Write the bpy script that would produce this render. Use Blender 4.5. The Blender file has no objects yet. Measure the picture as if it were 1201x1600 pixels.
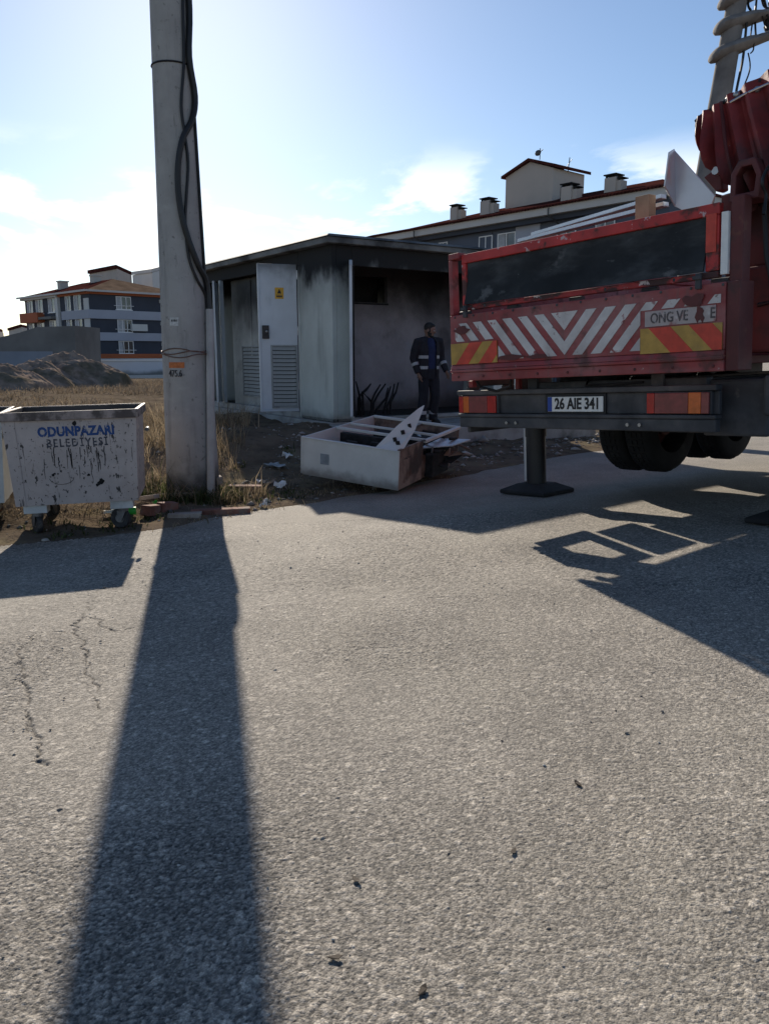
import bpy, math, random
import numpy as np
from mathutils import Vector, Matrix, Euler
random.seed(7)
RNG = np.random.default_rng(11)
rad = math.radians
SC = bpy.context.scene
COL = SC.collection

# ------------------------------------------------------------------ camera
FPX, PITCH, CX, CY = 1246.5, rad(11.26), 600.5, 800.0
EYE = np.array([0.0, 0.0, 1.5])
cam_d = bpy.data.cameras.new('camera'); cam = bpy.data.objects.new('camera', cam_d); COL.objects.link(cam)
cam.location = EYE; cam.rotation_euler = (rad(90) - PITCH, 0, 0)
cam_d.sensor_fit = 'VERTICAL'; cam_d.sensor_height = 24.0; cam_d.lens = FPX / 1600 * 24.0
cam_d.clip_start = 0.05; cam_d.clip_end = 2000
SC.camera = cam

# ------------------------------------------------------------------ world, sun, exposure
SUN_AZ, SUN_EL = rad(-12.95), rad(23.8)
SUN_DIR = Vector((math.sin(SUN_AZ) * math.cos(SUN_EL), math.cos(SUN_AZ) * math.cos(SUN_EL), math.sin(SUN_EL)))
W = bpy.data.worlds.new('World'); SC.world = W; W.use_nodes = True
nt = W.node_tree; nt.nodes.clear()
def wn(t, **k):
    n = nt.nodes.new(t)
    for a, b in k.items(): setattr(n, a, b)
    return n
def wl(a, b): nt.links.new(a, b)
w_out = wn('ShaderNodeOutputWorld'); w_bg = wn('ShaderNodeBackground'); w_bg.inputs[1].default_value = 0.070
sky = wn('ShaderNodeTexSky'); sky.sky_type = 'NISHITA'; sky.sun_disc = False
sky.sun_elevation = SUN_EL; sky.sun_rotation = SUN_AZ
sky.air_density = 1.0; sky.dust_density = 0.44; sky.ozone_density = 3.0; sky.altitude = 800
w_tc = wn('ShaderNodeTexCoord'); w_sep = wn('ShaderNodeSeparateXYZ'); wl(w_tc.outputs['Generated'], w_sep.inputs[0])
def wmath(op, a, b=None):
    n = wn('ShaderNodeMath', operation=op)
    for i, v in enumerate((a, b)):
        if v is None: continue
        if isinstance(v, (int, float)): n.inputs[i].default_value = v
        else: wl(v, n.inputs[i])
    return n.outputs[0]
zc = wmath('ADD', wmath('MAXIMUM', w_sep.outputs[2], 0.0), 0.10)
w_cmb = wn('ShaderNodeCombineXYZ')
wl(wmath('DIVIDE', w_sep.outputs[0], zc), w_cmb.inputs[0]); wl(wmath('DIVIDE', w_sep.outputs[1], zc), w_cmb.inputs[1])
w_map = wn('ShaderNodeMapping'); w_map.inputs['Location'].default_value = (3.1, 1.7, 0.0)
w_map.inputs['Scale'].default_value = (1.0, 0.72, 1.0); wl(w_cmb.outputs[0], w_map.inputs[0])
w_no = wn('ShaderNodeTexNoise'); w_no.inputs['Scale'].default_value = 1.7; w_no.inputs['Detail'].default_value = 8; w_no.inputs['Roughness'].default_value = 0.56
w_no.inputs['Distortion'].default_value = 0.25
wl(w_map.outputs[0], w_no.inputs['Vector'])
w_rm = wn('ShaderNodeMapRange', interpolation_type='SMOOTHSTEP'); w_rm.inputs[1].default_value = 0.49; w_rm.inputs[2].default_value = 0.62
wl(w_no.outputs[0], w_rm.inputs[0])
w_hi = wn('ShaderNodeMapRange', interpolation_type='SMOOTHSTEP'); w_hi.inputs[1].default_value = 0.245; w_hi.inputs[2].default_value = 0.17
wl(w_sep.outputs[2], w_hi.inputs[0])
cl_f = wmath('MULTIPLY', wmath('MULTIPLY', w_rm.outputs[0], w_hi.outputs[0]), 0.85)
w_mix = wn('ShaderNodeMix', data_type='RGBA'); wl(cl_f, w_mix.inputs[0]); wl(sky.outputs[0], w_mix.inputs[6])
w_mix.inputs[7].default_value = (11.5, 11.8, 12.2, 1)
wl(w_mix.outputs[2], w_bg.inputs[0]); wl(w_bg.outputs[0], w_out.inputs[0])

sun_d = bpy.data.lights.new('sun', 'SUN'); sun_d.energy = 4.0; sun_d.angle = rad(0.53); sun_d.color = (1.0, 0.90, 0.76)
sun = bpy.data.objects.new('sun', sun_d); COL.objects.link(sun); sun.location = (0, 0, 30)
sun.rotation_euler = SUN_DIR.to_track_quat('Z', 'Y').to_euler()
SC.view_settings.view_transform = 'Standard'; SC.view_settings.look = 'None'
SC.view_settings.exposure = 0.78; SC.view_settings.gamma = 1.0; SC.view_settings.use_curve_mapping = False
SC.cycles.use_denoising = True
SC.cycles.max_bounces = 6; SC.cycles.diffuse_bounces = 3; SC.cycles.glossy_bounces = 3

# ------------------------------------------------------------------ geometry of the place
RA, RB, RZ = 0.0542, -0.0416, 0.2573            # the road falls away towards the verge
def road_z(x, y): return RZ + RA * x + RB * y
def ray(px, py):
    x = (px - CX) / FPX; y = (py - CY) / FPX; c, s = math.cos(PITCH), math.sin(PITCH)
    return np.array([x, c - y * s, -s - y * c])
def at(px, py, Y):                               # point at distance Y seen at a photo pixel (used to measure sizes)
    d = ray(px, py); return Vector(EYE + d / d[1] * Y)
def on_road(px, py, dz=0.0):
    d = ray(px, py); t = (1.5 - RZ - dz) / (RA * d[0] + RB * d[1] - d[2]); return Vector(EYE + t * d)
def on_plane(Mw, px, py, axis, val):             # local coordinates where a sight line meets a local plane
    Mi = Mw.inverted(); o = Mi @ Vector(EYE); d = Mi.to_3x3() @ Vector(ray(px, py))
    t = (val - o[axis]) / d[axis]; return o + d * t

def smooth(a, b, x):
    t = np.clip((x - a) / (b - a), 0, 1); return t * t * (3 - 2 * t)
def hash01(ix, iy, seed):
    h = (ix.astype(np.int64) * 374761393 + iy.astype(np.int64) * 668265263 + seed * 974634541) & 0xffffffff
    h = ((h ^ (h >> 13)) * 1274126177) & 0xffffffff
    h = ((h ^ (h >> 16)) * 2246822519) & 0xffffffff
    return ((h ^ (h >> 15)) & 0xffffff) / float(0xffffff)
def vnoise(x, y, s, seed):
    x = np.asarray(x, float) / s; y = np.asarray(y, float) / s
    ix = np.floor(x); iy = np.floor(y); fx = x - ix; fy = y - iy
    fx = fx * fx * (3 - 2 * fx); fy = fy * fy * (3 - 2 * fy)
    a = hash01(ix, iy, seed); b = hash01(ix + 1, iy, seed); c = hash01(ix, iy + 1, seed); d = hash01(ix + 1, iy + 1, seed)
    return (a * (1 - fx) + b * fx) * (1 - fy) + (c * (1 - fx) + d * fx) * fy - 0.5
def fbm(x, y, s, seed, o=4):
    r = 0; a = 1.0
    for i in range(o): r = r + a * vnoise(x, y, s, seed + i); s *= 0.5; a *= 0.5
    return r
def stones(x, y, cell, seed, dens=0.9):
    gx = x / cell; gy = y / cell; ix = np.floor(gx); iy = np.floor(gy)
    best = np.zeros_like(x); val = np.full_like(x, 0.5)
    for dx in (-1, 0, 1):
        for dy in (-1, 0, 1):
            jx, jy = ix + dx, iy + dy
            px = jx + hash01(jx, jy, seed); py = jy + hash01(jx, jy, seed + 1)
            r = 0.35 + 0.42 * hash01(jx, jy, seed + 2); el = 0.7 + 0.6 * hash01(jx, jy, seed + 5)
            d2 = ((gx - px) * el / r) ** 2 + ((gy - py) / el / r) ** 2
            h = np.clip((1 - d2) * 1.9, 0, 1) ** .6 * (1 + .25 * (hash01(jx, jy, seed + 7) - .5) * (gx - px) * 2 + .35 * (hash01(jx, jy, seed + 8) - .5) * (gy - py) * 2) * (0.35 + 0.65 * hash01(jx, jy, seed + 3)) * (hash01(jx, jy, seed + 6) < dens)
            m = h > best; best = np.where(m, h, best); val = np.where(m, hash01(jx, jy, seed + 4), val)
    return best, val
def edge_dist(x, y):                             # > 0 on the verge, < 0 on the asphalt
    e1 = (y - 9.6 - 1.03 * x) / 1.436; e2 = y - 6.85 - 0.12 * (x + 3.4)
    return np.where(x < -2.3, np.minimum(e1, e2), np.where(x < -1.5, np.minimum(e1, e2 + (x + 2.3) * 1.0), e1))
def terrain_z(x, y, detail=True):
    x = np.asarray(x, float); y = np.asarray(y, float)
    pl = road_z(x, np.minimum(y, 30)) - 0.0 * x
    s = edge_dist(x, y) + 0.22 * fbm(x, y, 0.9, 3) * 1.0
    tgt = 0.22 - 0.018 * np.maximum(y - 14, 0)
    t = smooth(0.0, 4.0, s)
    z = pl * (1 - t) + tgt * t
    z = z + np.where(s > 0, 0.05 * (1 - np.exp(-np.maximum(s, 0) / 0.25)), np.maximum(s * 0.25, -0.06))
    far = smooth(16, 30, y)
    if detail:
        z = z + smooth(0.05, 0.8, s) * (0.10 * fbm(x, y, 1.3, 21) + 0.05 * fbm(x, y, 0.35, 31))
    return z
def ground_at(x, y): return float(terrain_z(np.array([x]), np.array([y]))[0])

# ------------------------------------------------------------------ materials
MATS = {}
def mat(name, col, rough=0.75, metal=0.0, var=0.2, vs=5.0, bump=0.0, bs=60.0, layers=(), spec=0.4, emit=None, trans=0.0, attr=None, detail=6, back=0.0):
    m = bpy.data.materials.new(name); m.use_nodes = True; t = m.node_tree
    b = t.nodes['Principled BSDF']; b.inputs['Roughness'].default_value = rough; b.inputs['Metallic'].default_value = metal
    b.inputs['Specular IOR Level'].default_value = spec
    tc = t.nodes.new('ShaderNodeTexCoord')
    def L(a, c): t.links.new(a, c)
    def noise(scale, det=detail, st=None, rgh=0.6, rot=0.0):
        n = t.nodes.new('ShaderNodeTexNoise'); n.inputs['Scale'].default_value = scale; n.inputs['Detail'].default_value = det; n.inputs['Roughness'].default_value = rgh
        if st:
            mp = t.nodes.new('ShaderNodeMapping'); mp.inputs['Scale'].default_value = st; mp.inputs['Rotation'].default_value = (0, 0, rot); L(tc.outputs['Object'], mp.inputs[0]); L(mp.outputs[0], n.inputs['Vector'])
        else: L(tc.outputs['Object'], n.inputs['Vector'])
        return n.outputs[0]
    def rng(src, a, c, lo=0.0, hi=1.0):
        n = t.nodes.new('ShaderNodeMapRange'); n.interpolation_type = 'SMOOTHSTEP'
        n.inputs[1].default_value = a; n.inputs[2].default_value = c; n.inputs[3].default_value = lo; n.inputs[4].default_value = hi
        L(src, n.inputs[0]); return n.outputs[0]
    def mix(f, A, Bv, mode='MIX'):
        n = t.nodes.new('ShaderNodeMix'); n.data_type = 'RGBA'; n.blend_type = mode
        for i, v in ((0, f), (6, A), (7, Bv)):
            if isinstance(v, (int, float)): n.inputs[i].default_value = v
            elif isinstance(v, tuple): n.inputs[i].default_value = (*v[:3], 1)
            else: L(v, n.inputs[i])
        return n.outputs[2]
    cur = tuple(col)
    if attr:
        a = t.nodes.new('ShaderNodeAttribute'); a.attribute_name = attr[0]
        cur = mix(a.outputs['Fac'], tuple(col), tuple(attr[1]))
    if var:
        f = rng(noise(vs), 0.3, 0.7, 1 - var, 1 + var)
        g = t.nodes.new('ShaderNodeCombineColor')
        for i in range(3): L(f, g.inputs[i])
        cur = mix(1.0, cur, g.outputs[0], 'MULTIPLY')
    rcur = None
    for ly in layers:
        if 'z' in ly:
            sp = t.nodes.new('ShaderNodeSeparateXYZ'); L(tc.outputs['Object'], sp.inputs[0])
            src = noise(ly.get('scale', 3), 5, ly.get('st'))
            ma = t.nodes.new('ShaderNodeMath'); ma.operation = 'MULTIPLY_ADD'; L(src, ma.inputs[0]); ma.inputs[1].default_value = ly.get('amp', 0.5)
            L(sp.outputs[ly.get('axis', 2)], ma.inputs[2])
            f = rng(ma.outputs[0], ly['z'][0] + ly.get('amp', 0.5) / 2, ly['z'][1] + ly.get('amp', 0.5) / 2, 0, ly.get('max', 1.0))
        else:
            f = rng(noise(ly['scale'], ly.get('detail', 8), ly.get('st'), ly.get('rgh', 0.6), ly.get('rot', 0.0)), ly['lo'], ly['hi'], 0, ly.get('max', 1.0))
        cur = mix(f, cur, tuple(ly['col']))
        if 'rough' in ly:
            n = t.nodes.new('ShaderNodeMix'); n.data_type = 'FLOAT'; L(f, n.inputs[0])
            if rcur is None: n.inputs[2].default_value = rough
            else: L(rcur, n.inputs[2])
            n.inputs[3].default_value = ly['rough']; rcur = n.outputs[0]
    if isinstance(cur, tuple): b.inputs['Base Color'].default_value = (*cur, 1)
    else: L(cur, b.inputs['Base Color'])
    if rcur is not None: L(rcur, b.inputs['Roughness'])
    if bump:
        bp = t.nodes.new('ShaderNodeBump'); bp.inputs['Strength'].default_value = bump; bp.inputs['Distance'].default_value = 0.02
        L(noise(bs, 5), bp.inputs['Height']); L(bp.outputs[0], b.inputs['Normal'])
    if trans: b.inputs['Transmission Weight'].default_value = trans
    if emit: b.inputs['Emission Color'].default_value = (*emit[0], 1); b.inputs['Emission Strength'].default_value = emit[1]
    if back:
        tr_ = t.nodes.new('ShaderNodeBsdfTranslucent'); ms = t.nodes.new('ShaderNodeMixShader'); ms.inputs[0].default_value = back
        if isinstance(cur, tuple): tr_.inputs[0].default_value = (*cur, 1)
        else: L(cur, tr_.inputs[0])
        L(b.outputs[0], ms.inputs[1]); L(tr_.outputs[0], ms.inputs[2]); L(ms.outputs[0], t.nodes['Material Output'].inputs[0])
    MATS[name] = m; return m

RUST = (0.10, 0.045, 0.025); DIRT = (0.11, 0.095, 0.08); SOOT = (0.012, 0.012, 0.013)
mat('asphalt', (0.062, 0.058, 0.053), 0.85, var=0.14, vs=1.1, bump=0.3, bs=300, attr=('stone', (0.47, 0.42, 0.355)), spec=0.3,
    layers=[dict(col=(0.33, 0.295, 0.24), scale=0.8, lo=0.48, hi=0.75, max=0.38, st=(2.2, 0.30, 1), rot=rad(44)), dict(col=(0.12, 0.11, 0.10), scale=0.9, lo=0.52, hi=0.75, max=0.30, st=(2.6, 0.35, 1), rot=rad(44)),
            dict(col=(0.34, 0.31, 0.25), scale=0.45, lo=0.5, hi=0.72, max=0.35), dict(col=(0.07, 0.065, 0.06), scale=3.1, lo=0.66, hi=0.76, max=0.45)])
def chip_nodes(m, s1, s2):
    t = m.node_tree; b = t.nodes['Principled BSDF']; tc = t.nodes.new('ShaderNodeTexCoord')
    def vor(sc, feat='F1'):
        n = t.nodes.new('ShaderNodeTexVoronoi'); n.inputs['Scale'].default_value = sc; n.feature = feat; t.links.new(tc.outputs['Object'], n.inputs['Vector']); return n
    v1, v2 = vor(s1), vor(s2)
    src = b.inputs['Base Color'].links[0].from_socket
    for v, amt in ((v1, .34), (v2, .26)):
        sp = t.nodes.new('ShaderNodeSeparateColor'); t.links.new(v.outputs['Color'], sp.inputs[0])
        mr = t.nodes.new('ShaderNodeMapRange'); mr.inputs[3].default_value = 1 - amt; mr.inputs[4].default_value = 1 + amt; t.links.new(sp.outputs[0], mr.inputs[0])
        cc = t.nodes.new('ShaderNodeCombineColor')
        for i in range(3): t.links.new(mr.outputs[0], cc.inputs[i])
        mx = t.nodes.new('ShaderNodeMix'); mx.data_type = 'RGBA'; mx.blend_type = 'MULTIPLY'; mx.inputs[0].default_value = 1
        t.links.new(src, mx.inputs[6]); t.links.new(cc.outputs[0], mx.inputs[7]); src = mx.outputs[2]
    t.links.new(src, b.inputs['Base Color'])
    nrm = b.inputs['Normal'].links[0].from_socket
    for v, st, dist in ((v1, .50, .0034), (v2, .45, .0018)):
        sp = t.nodes.new('ShaderNodeSeparateColor'); t.links.new(v.outputs['Color'], sp.inputs[0])
        ma = t.nodes.new('ShaderNodeMath'); ma.operation = 'MULTIPLY_ADD'; t.links.new(v.outputs['Distance'], ma.inputs[0]); ma.inputs[1].default_value = -1.1; t.links.new(sp.outputs[1], ma.inputs[2])
        bn = t.nodes.new('ShaderNodeBump'); bn.inputs['Strength'].default_value = st; bn.inputs['Distance'].default_value = dist
        t.links.new(ma.outputs[0], bn.inputs['Height']); t.links.new(nrm, bn.inputs['Normal']); nrm = bn.outputs[0]
    t.links.new(nrm, b.inputs['Normal'])
chip_nodes(MATS['asphalt'], 132.0, 280.0)
mat('earth', (0.135, 0.105, 0.078), 1.0, var=0.3, vs=1.7, bump=0.9, bs=30, spec=0.0,
    layers=[dict(col=(0.20, 0.165, 0.105), scale=2.4, lo=0.48, hi=0.68, max=0.8), dict(col=(0.05, 0.042, 0.036), scale=7, lo=0.55, hi=0.72, max=0.75), dict(col=(0.19, 0.17, 0.15), scale=24, lo=0.6, hi=0.7, max=0.6)])
mat('mound_soil', (0.25, 0.19, 0.15), 0.95, var=0.35, vs=1.7, bump=1.0, bs=9, spec=0.0, layers=[dict(col=(0.07, 0.07, 0.045), scale=0.5, lo=0.5, hi=0.65, max=0.7)])
mat('straw', (0.16, 0.12, 0.07), 0.85, var=0.2, vs=1.5, attr=('tone', (0.36, 0.285, 0.195)), spec=0.1, back=0.35)
mat('scrub', (0.115, 0.085, 0.062), 0.9, var=0.3, vs=0.4, attr=('tone', (0.30, 0.235, 0.165)), spec=0.1, back=0.3)
mat('green_weed', (0.03, 0.045, 0.015), 0.8, var=0.3, vs=3, attr=('tone', (0.09, 0.10, 0.04)), spec=0.15, back=0.35)
mat('rubble', (0.16, 0.145, 0.13), 0.9, var=0.4, vs=3, attr=('tone', (0.42, 0.40, 0.37)), spec=0.2)
mat('pole_concrete', (0.32, 0.31, 0.295), 0.88, var=0.12, vs=2.2, bump=0.25, bs=38, spec=0.25,
    layers=[dict(col=(0.15, 0.145, 0.14), scale=1.3, lo=0.5, hi=0.75, max=0.55, st=(6, 6, 0.7)), dict(col=(0.045, 0.042, 0.04), z=(0.62, 0.12), amp=0.5, scale=5), dict(col=(0.14, 0.13, 0.125), scale=16, lo=0.60, hi=0.70, max=0.8), dict(col=(0.40, 0.39, 0.37), scale=2.4, lo=0.55, hi=0.75, max=0.5, st=(1, 1, 2)), dict(col=(0.16, 0.15, 0.14), scale=5, lo=0.60, hi=0.70, max=0.6, st=(2.5, 2.5, .35))])
mat('pole_shaded', (0.20, 0.185, 0.175), 0.9, var=0.2, vs=2.2, bump=0.2, bs=30, spec=0.1, layers=[dict(col=(0.10, 0.09, 0.085), scale=3, lo=0.45, hi=0.7, max=0.6)])  # darker concrete; the right pole's shaded side is put into the colour
mat('conduit', (0.36, 0.35, 0.34), 0.6, var=0.12, vs=4, layers=[dict(col=(0.16, 0.14, 0.13), scale=5, lo=0.55, hi=0.75, max=0.6)])
mat('cable', (0.012, 0.012, 0.013), 0.5, var=0.2, vs=8)
mat('wire_rust', (0.16, 0.09, 0.07), 0.7, 0.3, var=0.3, vs=30)
mat('orange_tape', (0.42, 0.12, 0.03), 0.55, var=0.25, vs=30)
mat('sticker', (0.45, 0.45, 0.44), 0.5, var=0.2, vs=40)
mat('stencil', (0.03, 0.03, 0.035), 0.8, var=0.3, vs=60, layers=[dict(col=(0.2, 0.19, 0.18), scale=60, lo=0.5, hi=0.62, max=0.7)])
mat('kiosk_paint', (0.50, 0.53, 0.50), 0.6, var=0.08, vs=1.4, bump=0.05, bs=20,
    layers=[dict(col=(0.19, 0.2, 0.185), scale=1.1, lo=0.5, hi=0.75, max=0.5, st=(3, 3, 0.5)), dict(col=(0.10, 0.10, 0.10), z=(1.7, 2.7), amp=1.0, scale=2.2, st=(1, 1, 0.5), max=0.6), dict(col=SOOT, z=(2.30, 2.72), amp=1.15, scale=2.1, st=(1, 1, 0.55), max=0.98, rough=0.95), dict(col=(0.10, 0.095, 0.085), z=(0.22, 0.0), amp=0.25, scale=4, max=0.7)])
mat('door_paint', (0.54, 0.575, 0.61), 0.45, var=0.06, vs=2, layers=[dict(col=(0.16, 0.165, 0.165), scale=1.6, lo=0.52, hi=0.78, max=0.55, st=(2, 2, 0.7)), dict(col=SOOT, z=(2.42, 2.95), amp=0.5, scale=3, max=0.75)])
mat('door_inner', (0.42, 0.425, 0.405), 0.6, var=0.12, vs=2, layers=[dict(col=SOOT, z=(1.35, 2.35), amp=0.9, scale=2.5, st=(1, 1, 0.5), max=0.96), dict(col=(0.10, 0.09, 0.08), scale=2.2, lo=0.5, hi=0.72, max=0.6)])
mat('roof_kiosk', (0.16, 0.165, 0.165), 0.8, var=0.25, vs=2, bump=0.2, bs=14, layers=[dict(col=(0.18, 0.18, 0.175), scale=1.2, lo=0.5, hi=0.7, max=0.6, st=(1, 1, 3)), dict(col=SOOT, scale=0.7, lo=0.45, hi=0.62, max=0.85)])
mat('plinth_concrete', (0.34, 0.335, 0.32), 0.9, var=0.15, vs=3, bump=0.3, bs=30, layers=[dict(col=(0.13, 0.12, 0.105), scale=2.5, lo=0.45, hi=0.7, max=0.7)])
mat('burnt_wall', (0.31, 0.275, 0.28), 0.85, var=0.18, vs=1.2, bump=0.2, bs=18, layers=[dict(col=(0.26, 0.30, 0.34), scale=0.9, lo=0.45, hi=0.65, max=0.6), dict(col=SOOT, z=(1.5, 2.6), amp=1.2, scale=1.1, max=0.97), dict(col=(0.10, 0.09, 0.09), scale=1.5, lo=0.55, hi=0.75, max=0.6), dict(col=(0.06, 0.05, 0.045), z=(0.5, 0.1), amp=0.4, scale=3, max=0.85)])
mat('soot_black', SOOT, 0.95, var=0.5, vs=4, bump=0.2, bs=25)
mat('charred', (0.016, 0.015, 0.015), 0.9, var=0.5, vs=9, bump=0.3, bs=30)
mat('lock_black', (0.02, 0.02, 0.022), 0.4, var=0.1)
mat('steel', (0.36, 0.36, 0.36), 0.35, 0.8, var=0.2, vs=8)
mat('sign_yellow', (0.62, 0.34, 0.03), 0.5, var=0.12, vs=20)
mat('sign_black', (0.02, 0.02, 0.02), 0.6, var=0.1)
mat('louver_metal', (0.30, 0.315, 0.31), 0.55, var=0.12, vs=5, layers=[dict(col=(0.10, 0.095, 0.09), scale=4, lo=0.5, hi=0.75, max=0.6)])
mat('cabinet_white', (0.60, 0.60, 0.57), 0.5, var=0.07, vs=3, bump=0.04, bs=12, layers=[dict(col=(0.23, 0.215, 0.19), scale=1.6, lo=0.55, hi=0.8, max=0.5), dict(col=(0.12, 0.10, 0.08), z=(0.16, 0.0), amp=0.18, scale=7, max=0.75)])
mat('cabinet_burnt', (0.30, 0.21, 0.165), 0.75, var=0.2, vs=3, bump=0.1, bs=18, layers=[dict(col=(0.035, 0.028, 0.025), scale=1.8, lo=0.42, hi=0.6, max=0.92), dict(col=RUST, scale=5, lo=0.55, hi=0.68, max=0.7)])
mat('truck_red', (0.26, 0.034, 0.036), 0.5, var=0.22, vs=2.5, bump=0.06, bs=14, spec=0.45,
    layers=[dict(col=(0.34, 0.165, 0.16), scale=1.5, lo=0.40, hi=0.68, max=0.75, rough=0.75, st=(.6, 1, 2.2)), dict(col=(0.075, 0.045, 0.038), scale=4.0, lo=0.54, hi=0.68, max=0.8, rough=0.9), dict(col=(0.12, 0.085, 0.075), scale=3.0, lo=0.5, hi=0.7, max=0.5, st=(4, 1, .5)), dict(col=(0.42, 0.36, 0.33), scale=15, lo=0.66, hi=0.70, max=0.85)])
mat('truck_red_worn', (0.44, 0.030, 0.028), 0.5, var=0.2, vs=5, spec=0.45, bump=0.1, bs=20,
    layers=[dict(col=(0.07, 0.045, 0.04), scale=4.2, lo=0.52, hi=0.60, max=0.92, rough=0.9), dict(col=(0.50, 0.40, 0.40), scale=9, lo=0.62, hi=0.65, max=0.9)])
mat('sill_worn', (0.36, 0.035, 0.035), 0.6, var=0.25, vs=5, bump=0.2, bs=24, layers=[dict(col=(0.045, 0.035, 0.034), scale=2.6, lo=0.44, hi=0.52, max=0.93, rough=0.9, st=(1, 1, 2)), dict(col=(0.55, 0.47, 0.46), scale=7, lo=0.60, hi=0.63, max=0.9), dict(col=(0.40, 0.16, 0.20), scale=5, lo=0.62, hi=0.66, max=0.7)])
mat('truck_maroon', (0.12, 0.028, 0.028), 0.6, var=0.3, vs=3, bump=0.1, bs=14, layers=[dict(col=(0.03, 0.022, 0.02), scale=3, lo=0.45, hi=0.65, max=0.8), dict(col=(0.14, 0.05, 0.035), scale=9, lo=0.62, hi=0.7, max=0.7)])
mat('grab_red', (0.20, 0.024, 0.022), 0.6, var=0.3, vs=4, bump=0.2, bs=12, layers=[dict(col=(0.045, 0.022, 0.022), scale=2.6, lo=0.42, hi=0.66, max=0.85), dict(col=(0.26, 0.06, 0.03), scale=8, lo=0.62, hi=0.7, max=0.7), dict(col=(0.3, 0.27, 0.26), scale=17, lo=0.7, hi=0.74, max=0.7)])
mat('board_black', (0.028, 0.031, 0.034), 0.9, spec=0.15, var=0.3, vs=1.6, bump=0.05, bs=8, layers=[dict(col=(0.10, 0.105, 0.11), scale=1.5, lo=0.45, hi=0.72, max=0.75, st=(1, 1, 2.5)), dict(col=(0.2, 0.2, 0.2), scale=4, lo=0.60, hi=0.72, max=0.5, st=(1, 1, 1.6)), dict(col=(0.30, 0.30, 0.30), scale=22, lo=0.70, hi=0.74, max=0.7)])
mat('chevron_white', (0.60, 0.57, 0.55), 0.6, var=0.12, vs=6, layers=[dict(col=(0.24, 0.04, 0.04), scale=6, lo=0.58, hi=0.63, max=0.95), dict(col=(0.12, 0.07, 0.06), scale=15, lo=0.63, hi=0.67, max=0.9), dict(col=(0.34, 0.30, 0.285), scale=2, lo=0.4, hi=0.7, max=0.75)])
mat('sticker_worn', (0.42, 0.36, 0.345), 0.65, var=0.15, vs=5, layers=[dict(col=(0.25, 0.06, 0.06), scale=5, lo=0.5, hi=0.62, max=0.85), dict(col=(0.55, 0.52, 0.5), scale=9, lo=0.55, hi=0.65, max=0.7)])
mat('reflector_yellow', (0.42, 0.25, 0.05), 0.35, var=0.18, vs=9, layers=[dict(col=(0.2, 0.13, 0.07), scale=5, lo=0.55, hi=0.75, max=0.6)])
mat('reflector_red', (0.52, 0.045, 0.025), 0.35, var=0.2, vs=9)
mat('chassis_black', (0.042, 0.044, 0.050), 0.65, var=0.3, vs=3, bump=0.08, bs=20, layers=[dict(col=(0.12, 0.115, 0.115), scale=2.2, lo=0.42, hi=0.7, max=0.8), dict(col=(0.15, 0.135, 0.12), scale=7, lo=0.6, hi=0.72, max=0.5)])
mat('lens_red', (0.42, 0.018, 0.015), 0.22, var=0.15, vs=20, spec=0.6)
mat('lens_dull', (0.20, 0.035, 0.035), 0.3, var=0.2, vs=20, spec=0.6)
mat('lens_amber', (0.55, 0.12, 0.02), 0.22, var=0.15, vs=20, spec=0.6)
mat('plate_white', (0.74, 0.74, 0.72), 0.4, var=0.06, vs=10)
mat('plate_blue', (0.02, 0.06, 0.30), 0.4, var=0.05)
mat('ink', (0.012, 0.012, 0.014), 0.5, var=0.1)
mat('ink_faded', (0.10, 0.085, 0.085), 0.7, var=0.2, vs=20, layers=[dict(col=(0.5, 0.47, 0.45), scale=30, lo=0.55, hi=0.65, max=0.6)])
mat('tyre', (0.016, 0.016, 0.017), 0.85, var=0.3, vs=5, bump=0.1, bs=40, layers=[dict(col=(0.07, 0.062, 0.052), scale=3, lo=0.5, hi=0.75, max=0.6)])
mat('wheel_rim', (0.10, 0.03, 0.025), 0.6, var=0.2, vs=5)
mat('chrome', (0.62, 0.62, 0.62), 0.18, 1.0, var=0.1, vs=5)
mat('aluminium', (0.60, 0.62, 0.64), 0.38, 0.6, var=0.1, vs=3)
mat('sheet_metal', (0.55, 0.57, 0.60), 0.32, 0.45, var=0.08, vs=2, bump=0.04, bs=4)
mat('timber', (0.36, 0.24, 0.15), 0.75, var=0.2, vs=4, bump=0.15, bs=25)
mat('bin_galv', (0.44, 0.375, 0.345), 0.6, 0.1, var=0.12, vs=3, bump=0.10, bs=16, spec=0.4,
    layers=[dict(col=(0.33, 0.27, 0.24), scale=1.6, lo=0.45, hi=0.7, max=0.6), dict(col=(0.018, 0.016, 0.016), scale=17, lo=0.60, hi=0.64, max=0.92, st=(1, 1, 0.6)), dict(col=(0.018, 0.016, 0.016), scale=34, lo=0.61, hi=0.66, max=0.85), dict(col=(0.03, 0.026, 0.025), scale=6.5, lo=0.62, hi=0.67, max=0.85, st=(3.2, 3.2, 0.35)), dict(col=RUST, scale=3, lo=0.64, hi=0.72, max=0.6)])
mat('bin_rim', (0.30, 0.24, 0.215), 0.6, 0.15, var=0.25, vs=7, bump=0.15, bs=24, layers=[dict(col=(0.06, 0.045, 0.04), scale=5, lo=0.45, hi=0.6, max=0.9)])
mat('bin_galv_pale', (0.50, 0.51, 0.50), 0.55, 0.2, var=0.12, vs=3, bump=0.08, bs=16, layers=[dict(col=(0.28, 0.26, 0.24), scale=2.4, lo=0.5, hi=0.7, max=0.6)])
mat('bin_inside', (0.07, 0.06, 0.055), 0.85, var=0.3, vs=3)
mat('stencil_blue', (0.02, 0.06, 0.19), 0.65, var=0.2, vs=20, layers=[dict(col=(0.38, 0.34, 0.32), scale=16, lo=0.58, hi=0.62, max=0.85), dict(col=(0.02, 0.02, 0.025), scale=12, lo=0.6, hi=0.63, max=0.9)])
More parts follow.
